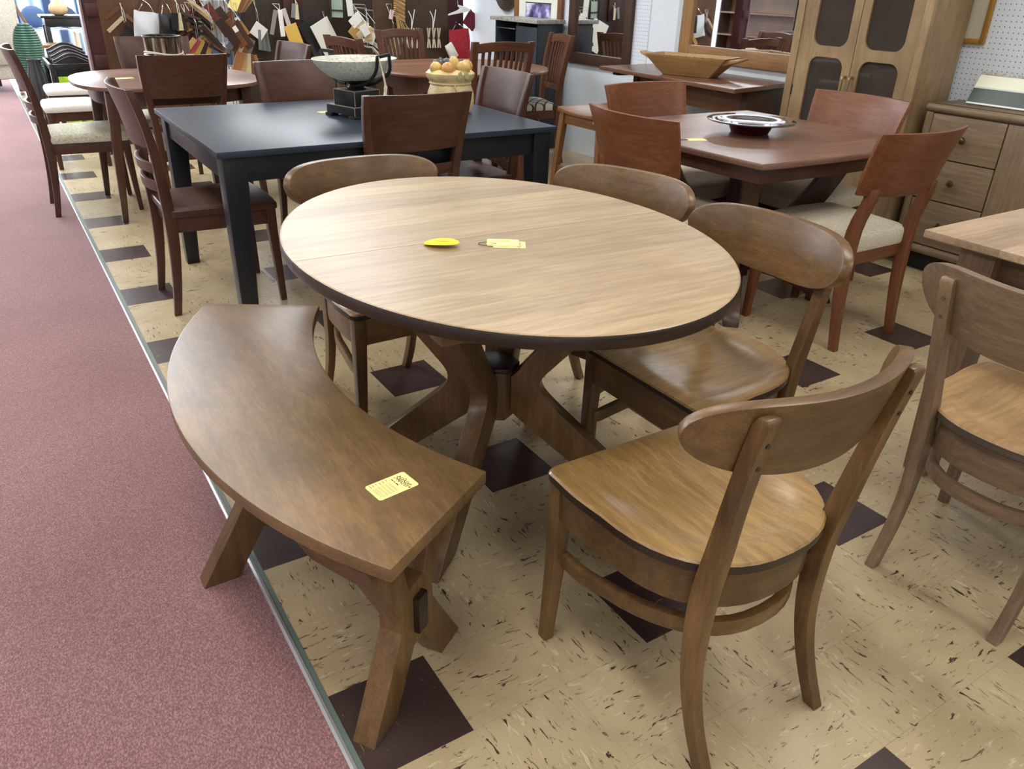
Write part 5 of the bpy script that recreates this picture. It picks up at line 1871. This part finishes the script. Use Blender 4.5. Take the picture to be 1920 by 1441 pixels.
# ------------------------------------------------------------------ far left corner of the shop
for (x, y, lab) in ((-0.03, 6.02, 'nearer'), (0.06, 6.98, 'farther')):
    s_ = thing('dressing_stool', 'ivory cushioned low wooden stool next to the soft-cornered table' if lab == 'nearer' else 'ivory cushioned low wooden stool beside the black rack', 'stool', (x, y, 0))
    m = MB(); cushion(m, trap_outline(0.19, 0.19, 0.19, -0.19, 0.04, bow=0.0), 0.405, 0.455); m.build('seat_cushion', M['fabric_white'], s_)
    m = MB(); m.band([(0.165, 0.165), (-0.165, 0.165), (-0.165, -0.165), (0.165, -0.165)], 0.34, 0.407, 0.02, closed=True); m.build('apron', cherry('X'), s_)
    for sx in (-1, 1):
        for sy in (-1, 1):
            m = MB(); m.bar([(sx * 0.165, sy * 0.165, 0), (sx * 0.16, sy * 0.16, 0.40)], [(0.015, 0.015), (0.021, 0.021)]); m.build('leg', cherry('Z'), s_, bevel=0.003)

rk = thing('tray_rack', 'black open rack holding curved black headboards and green boards', 'rack', (0.20, 8.35, 0))
for sx in (-0.17, 0.20):
    for sy in (-0.28, 0.45):
        m = MB(); m.box(sx - 0.02, sx + 0.02, sy - 0.02, sy + 0.02, 0, 0.53); m.build('leg', M['black'], rk, bevel=0.003)
for sy in (-0.28, 0.45):
    m = MB(); m.box(-0.19, 0.22, sy - 0.015, sy + 0.015, 0.48, 0.53); m.build('end_rail', M['black'], rk, bevel=0.003)
for sx in (-0.18, 0.21):
    m = MB(); m.box(sx - 0.012, sx + 0.012, -0.28, 0.45, 0.48, 0.53); m.build('side_rail', M['black'], rk, bevel=0.003)
m = MB(); m.box(-0.15, 0.18, -0.26, 0.43, 0.10, 0.115); m.build('lower_shelf', M['black'], rk)
for k, yy in enumerate((-0.16, 0.02, 0.20, 0.36)):
    hd = thing('curved_headboard', 'black arched headboard panel standing in the black rack', 'headboard', (0.215, 8.35 + yy, 0.117), 0, 'arched panels in the black rack')
    top = [(-0.15 + 0.33 * q / 14, 0.44 + 0.02 * k + 0.06 * math.sin(PI * q / 14) ** 1.5) for q in range(15)]
    poly = [(x, z) for x, z in top] + [(0.16, 0.0), (-0.13, 0.0)]
    m = MB(); m.loft([[(x - 0.01, -0.012, z) for x, z in poly], [(x - 0.01, 0.012, z) for x, z in poly]]); b = m.build('board', M['black'], hd, bevel=0.004)
    m = MB(); m.tube([(x - 0.01, -0.014, z - 0.03) for x, z in top], 0.006, 6); m.build('bead', plain('dark_brown_bead', (58, 36, 34), 0.35), hd)
for x0 in (-0.135, 0.03):
    gb = thing('green_board', 'bright green printed board leaning low in the black rack', 'board', (0.20 + x0, 8.045, 0.0), 0, 'green boards under the black rack')
    m = MB(); m.box(0, 0.12, -0.006, 0.006, 0.0, 0.42); m.build('board', plain('lime_print', (150, 190, 40), 0.5, noise=0.2, nscale=14), gb, smooth=False)

pf = thing('woven_urn', 'dark green woven urn behind the black rack', 'urn', (-0.02, 10.25, 0))
gm = plain('green_weave', (40, 84, 66), 0.4)
m = MB()
m.lathe([(0.09, 0.0), (0.118, 0.2), (0.132, 0.45), (0.122, 0.62), (0.085, 0.73), (0.04, 0.765)], 24)
m.build('core', plain('green_core', (26, 56, 46), 0.6), pf)
m = MB()
for k in range(30):
    z = 0.015 + k * 0.0255
    r = 0.092 + 0.046 * math.sin(PI * min(1.0, z / 0.95)) if z < 0.52 else 0.138 * math.sqrt(max(0.03, 1 - ((z - 0.50) / 0.275) ** 2))
    m.tube([(r * math.cos(a), r * math.sin(a), z + 0.004 * math.sin(20 * a + k * PI)) for a in [2 * PI * q / 40 for q in range(40)]], 0.014, 5, closed=True)
m.build('woven_rings', gm, pf)

wc = thing('windsor_chair', 'brown spindle-back windsor chair leaning near the green urn', 'chair', (0.34, 11.55, 0), math.radians(-95))
wm_ = oakstool('Z')
m = MB(); saddle_seat(m, trap_outline(0.22, 0.2, 0.21, -0.20, 0.07), 0.46, 0.035, edge_mi=0); m.build('seat', oakstool('Y'), wc)
for k in range(7):
    x = -0.17 + k * 0.057
    m = MB(); m.tube([(x, -0.17, 0.455), (x * 1.15, -0.34, 0.90)], 0.008, 6); m.build('spindle', wm_, wc)
m = MB(); curved_board(m, 0.22, 0.89, 0.95, 0.03, [(-0.33, 0.8), (-0.36, 1.0)], nz=1); m.build('crest_rail', oakstool('X'), wc)
for sx in (-1, 1):
    for sy in (-1, 1):
        m = MB(); m.tube([(sx * 0.15, sy * 0.14, 0.43), (sx * 0.21, sy * 0.20, 0.0)], [0.016, 0.012], 8); m.build('leg', wm_, wc)

bd = thing('console_table', 'black console table holding a shell-ribbed vase', 'table', (0.70, 12.25, 0))
m = MB(); m.box(-0.42, 0.40, -0.25, 0.25, 0.74, 0.77); m.build('top', M['black'], bd, bevel=0.003)
m = MB(); m.box(-0.38, 0.36, -0.22, 0.22, 0.64, 0.74); m.build('apron', M['black'], bd, bevel=0.003)
for sx in (-0.36, 0.34):
    for sy in (-0.2, 0.2):
        m = MB(); m.box(sx - 0.03, sx + 0.03, sy - 0.03, sy + 0.03, 0, 0.64); m.build('leg', M['black'], bd, bevel=0.003)
vs = thing('ribbed_vase', 'tan ribbed round vase on the black console table', 'vase', (0.52, 12.15, 0.7705))
m = MB(); rings = []
for r, z in ((0.05, 0), (0.09, 0.02), (0.112, 0.07), (0.10, 0.12), (0.06, 0.16), (0.03, 0.185), (0.035, 0.21), (0.045, 0.26)):
    rings.append([(r * (1 + 0.05 * math.cos(16 * a)) * math.cos(a), r * (1 + 0.05 * math.cos(16 * a)) * math.sin(a), z) for a in [2 * PI * k / 64 for k in range(64)]])
m.loft(rings); m.build('body', plain('tan_shell', (196, 164, 124), 0.5), vs)
wtb = thing('side_table', 'white side table beside the windsor chair', 'table', (0.74, 11.55, 0))
m = MB(); m.box(-0.14, 0.2, -0.18, 0.18, 0.60, 0.63); m.build('top', M['white'], wtb, bevel=0.003)
for sx in (-0.12, 0.18):
    for sy in (-0.16, 0.16):
        m = MB(); m.box(sx - 0.018, sx + 0.018, sy - 0.018, sy + 0.018, 0, 0.60); m.build('leg', plain('pale_leg', (206, 196, 180), 0.6), wtb)
gx = thing('slat_box', 'grey slatted crate standing by the console table', 'crate', (0.70, 10.2, 0))
for k in range(4):
    m = MB(); m.box(-0.10 + k * 0.055, -0.06 + k * 0.055, -0.12, -0.105, 0.0, 0.66); m.build('slat', plain('grey_slat', (120, 112, 104), 0.6), gx)
m = MB(); m.box(-0.11, 0.12, -0.125, 0.12, 0.66, 0.70); m.build('top', plain('grey_slat_top', (170, 168, 164), 0.5), gx)
m = MB(); m.box(-0.11, 0.12, -0.10, 0.12, 0.0, 0.66); m.build('body', M['blackmatte'], gx)

# plaid sofa back and beige wing chair beyond
pl = NT('blue_plaid')
tc = pl.n('ShaderNodeTexCoord'); mp = pl.n('ShaderNodeMapping'); mp.inputs['Rotation'].default_value = (0, 0, 0.5); pl.l(tc, 'Object', mp, 'Vector')
sp = pl.n('ShaderNodeSeparateXYZ'); pl.l(mp, 'Vector', sp, 'Vector')
cb = None
wv1 = pl.n('ShaderNodeTexWave', i_Scale=1.6, i_Distortion=0.0); pl.l(mp, 'Vector', wv1, 'Vector')
wv2 = pl.n('ShaderNodeTexWave', bands_direction='Y', i_Scale=1.3, i_Distortion=0.0); pl.l(mp, 'Vector', wv2, 'Vector')
mm_ = pl.n('ShaderNodeMix'); mm_.inputs['Factor'].default_value = 0.5; pl.l(wv1, 'Fac', mm_, 'A'); pl.l(wv2, 'Fac', mm_, 'B')
rp = ramp(pl, [(0.25, lin((60, 78, 112))), (0.45, lin((150, 176, 210))), (0.7, lin((232, 238, 244)))]); pl.l(mm_, 'Result', rp, 'Fac'); pl.l(rp, 'Color', pl.b, 'Base Color'); pl.setp(Roughness=0.9)
sf = thing('plaid_sofa', 'blue and white plaid sofa standing behind the console table', 'sofa', (0.9, 14.2, 0))
m = MB(); m.box(-0.9, 0.9, -0.45, 0.45, 0.12, 0.50); m.build('seat_base', pl.m, sf, bevel=0.05)
m = MB(); m.box(-0.9, 0.9, 0.20, 0.50, 0.50, 1.10); m.build('backrest', pl.m, sf, bevel=0.07)
for s_ in (-1, 1):
    m = MB(); m.box(s_ * 0.90 - 0.1, s_ * 0.90 + 0.1, -0.45, 0.45, 0.12, 0.70); m.build('arm', pl.m, sf, bevel=0.06)
    m = MB(); m.box(s_ * 0.8 - 0.03, s_ * 0.8 + 0.03, -0.4, -0.34, 0, 0.12); m.build('foot', M['black'], sf)
for x, c in ((-0.58, (70, 92, 130)), (-0.15, (60, 70, 92))):
    cu = thing('throw_cushion', 'slate blue throw cushion on the plaid sofa' if x < -0.3 else 'navy throw cushion on the plaid sofa', 'cushion', (0.9 + x, 14.10, 0.660))
    m = MB(); m.sphere((0, 0, 0), 0.155, 16, (1.1, 0.5, 1.0)); m.build('cover', plain('cushion_%d' % c[0], c, 0.9), cu)
wg = thing('wing_chair', 'beige upholstered wing chair beside the aisle carpet far behind', 'armchair', (-0.56, 10.9, 0), math.radians(20))
lf = plain('beige_linen', (206, 200, 188), 0.9, noise=0.08, nscale=70)
m = MB(); m.box(-0.36, 0.36, -0.36, 0.36, 0.14, 0.46); m.build('seat_base', lf, wg, bevel=0.05)
m = MB(); m.loft([[(-0.36, -0.40, 0.3), (0.36, -0.40, 0.3), (0.36, -0.24, 0.3), (-0.36, -0.24, 0.3)], [(-0.38, -0.50, 1.16), (0.38, -0.50, 1.16), (0.36, -0.36, 1.16), (-0.36, -0.36, 1.16)]]); m.build('backrest', lf, wg, bevel=0.05)
for s_ in (-1, 1):
    m = MB(); m.loft([[(s_ * 0.34 - 0.05, -0.40, 0.45), (s_ * 0.34 + 0.05, -0.40, 0.45), (s_ * 0.36 + 0.05, 0.30, 0.45), (s_ * 0.36 - 0.05, 0.30, 0.45)], [(s_ * 0.36 - 0.05, -0.46, 1.10), (s_ * 0.36 + 0.05, -0.46, 1.10), (s_ * 0.38 + 0.04, -0.14, 1.02), (s_ * 0.38 - 0.04, -0.14, 1.02)]]); m.build('wing', lf, wg, bevel=0.03)
    for sy in (-0.3, 0.3):
        m = MB(); m.box(s_ * 0.3 - 0.02, s_ * 0.3 + 0.02, sy - 0.02, sy + 0.02, 0, 0.14); m.build('leg', M['black'], wg)

# out-of-view dark shelving, added so the oak mirror reflects something dark
for k in range(3):
    y0 = 5.6 + k * 2.0
    su = thing('wall_shelving', ['dark wooden shelving unit by the aisle wall, seen in the oak mirror', 'dark wooden shelving unit by the aisle wall between two others', 'dark wooden shelving unit by the aisle wall nearest the shop window'][k], 'shelving', (-4.8, y0 + 0.95, 0))
    m = MB(); m.box(-0.16, -0.14, -0.94, 0.94, 0, 2.0); m.build('back_panel', ppan, su, smooth=False)
    for sy in (-0.94, 0.92):
        m = MB(); m.box(-0.14, 0.16, sy, sy + 0.02, 0, 2.0); m.build('side_panel', pdark, su, smooth=False)
    for z in (0.08, 0.5, 0.9, 1.3, 1.7, 1.97):
        m = MB(); m.box(-0.14, 0.16, -0.92, 0.92, z, z + 0.025); m.build('shelf', ppan, su, smooth=False)

fv = thing('floor_vase', 'dark grey ribbed floor vase standing between the green urn and the black rack', 'vase', (-0.075, 8.75, 0))
m = MB(); rings = []
for r, z in ((0.05, 0), (0.075, 0.05), (0.088, 0.22), (0.08, 0.38), (0.055, 0.47), (0.062, 0.52), (0.05, 0.52), (0.045, 0.46)):
    rings.append([(r * (1 + 0.04 * math.cos(14 * a)) * math.cos(a), r * (1 + 0.04 * math.cos(14 * a)) * math.sin(a), z) for a in [2 * PI * k / 56 for k in range(56)]])
m.loft(rings); m.build('body', plain('charcoal_ceramic', (52, 52, 56), 0.45), fv)
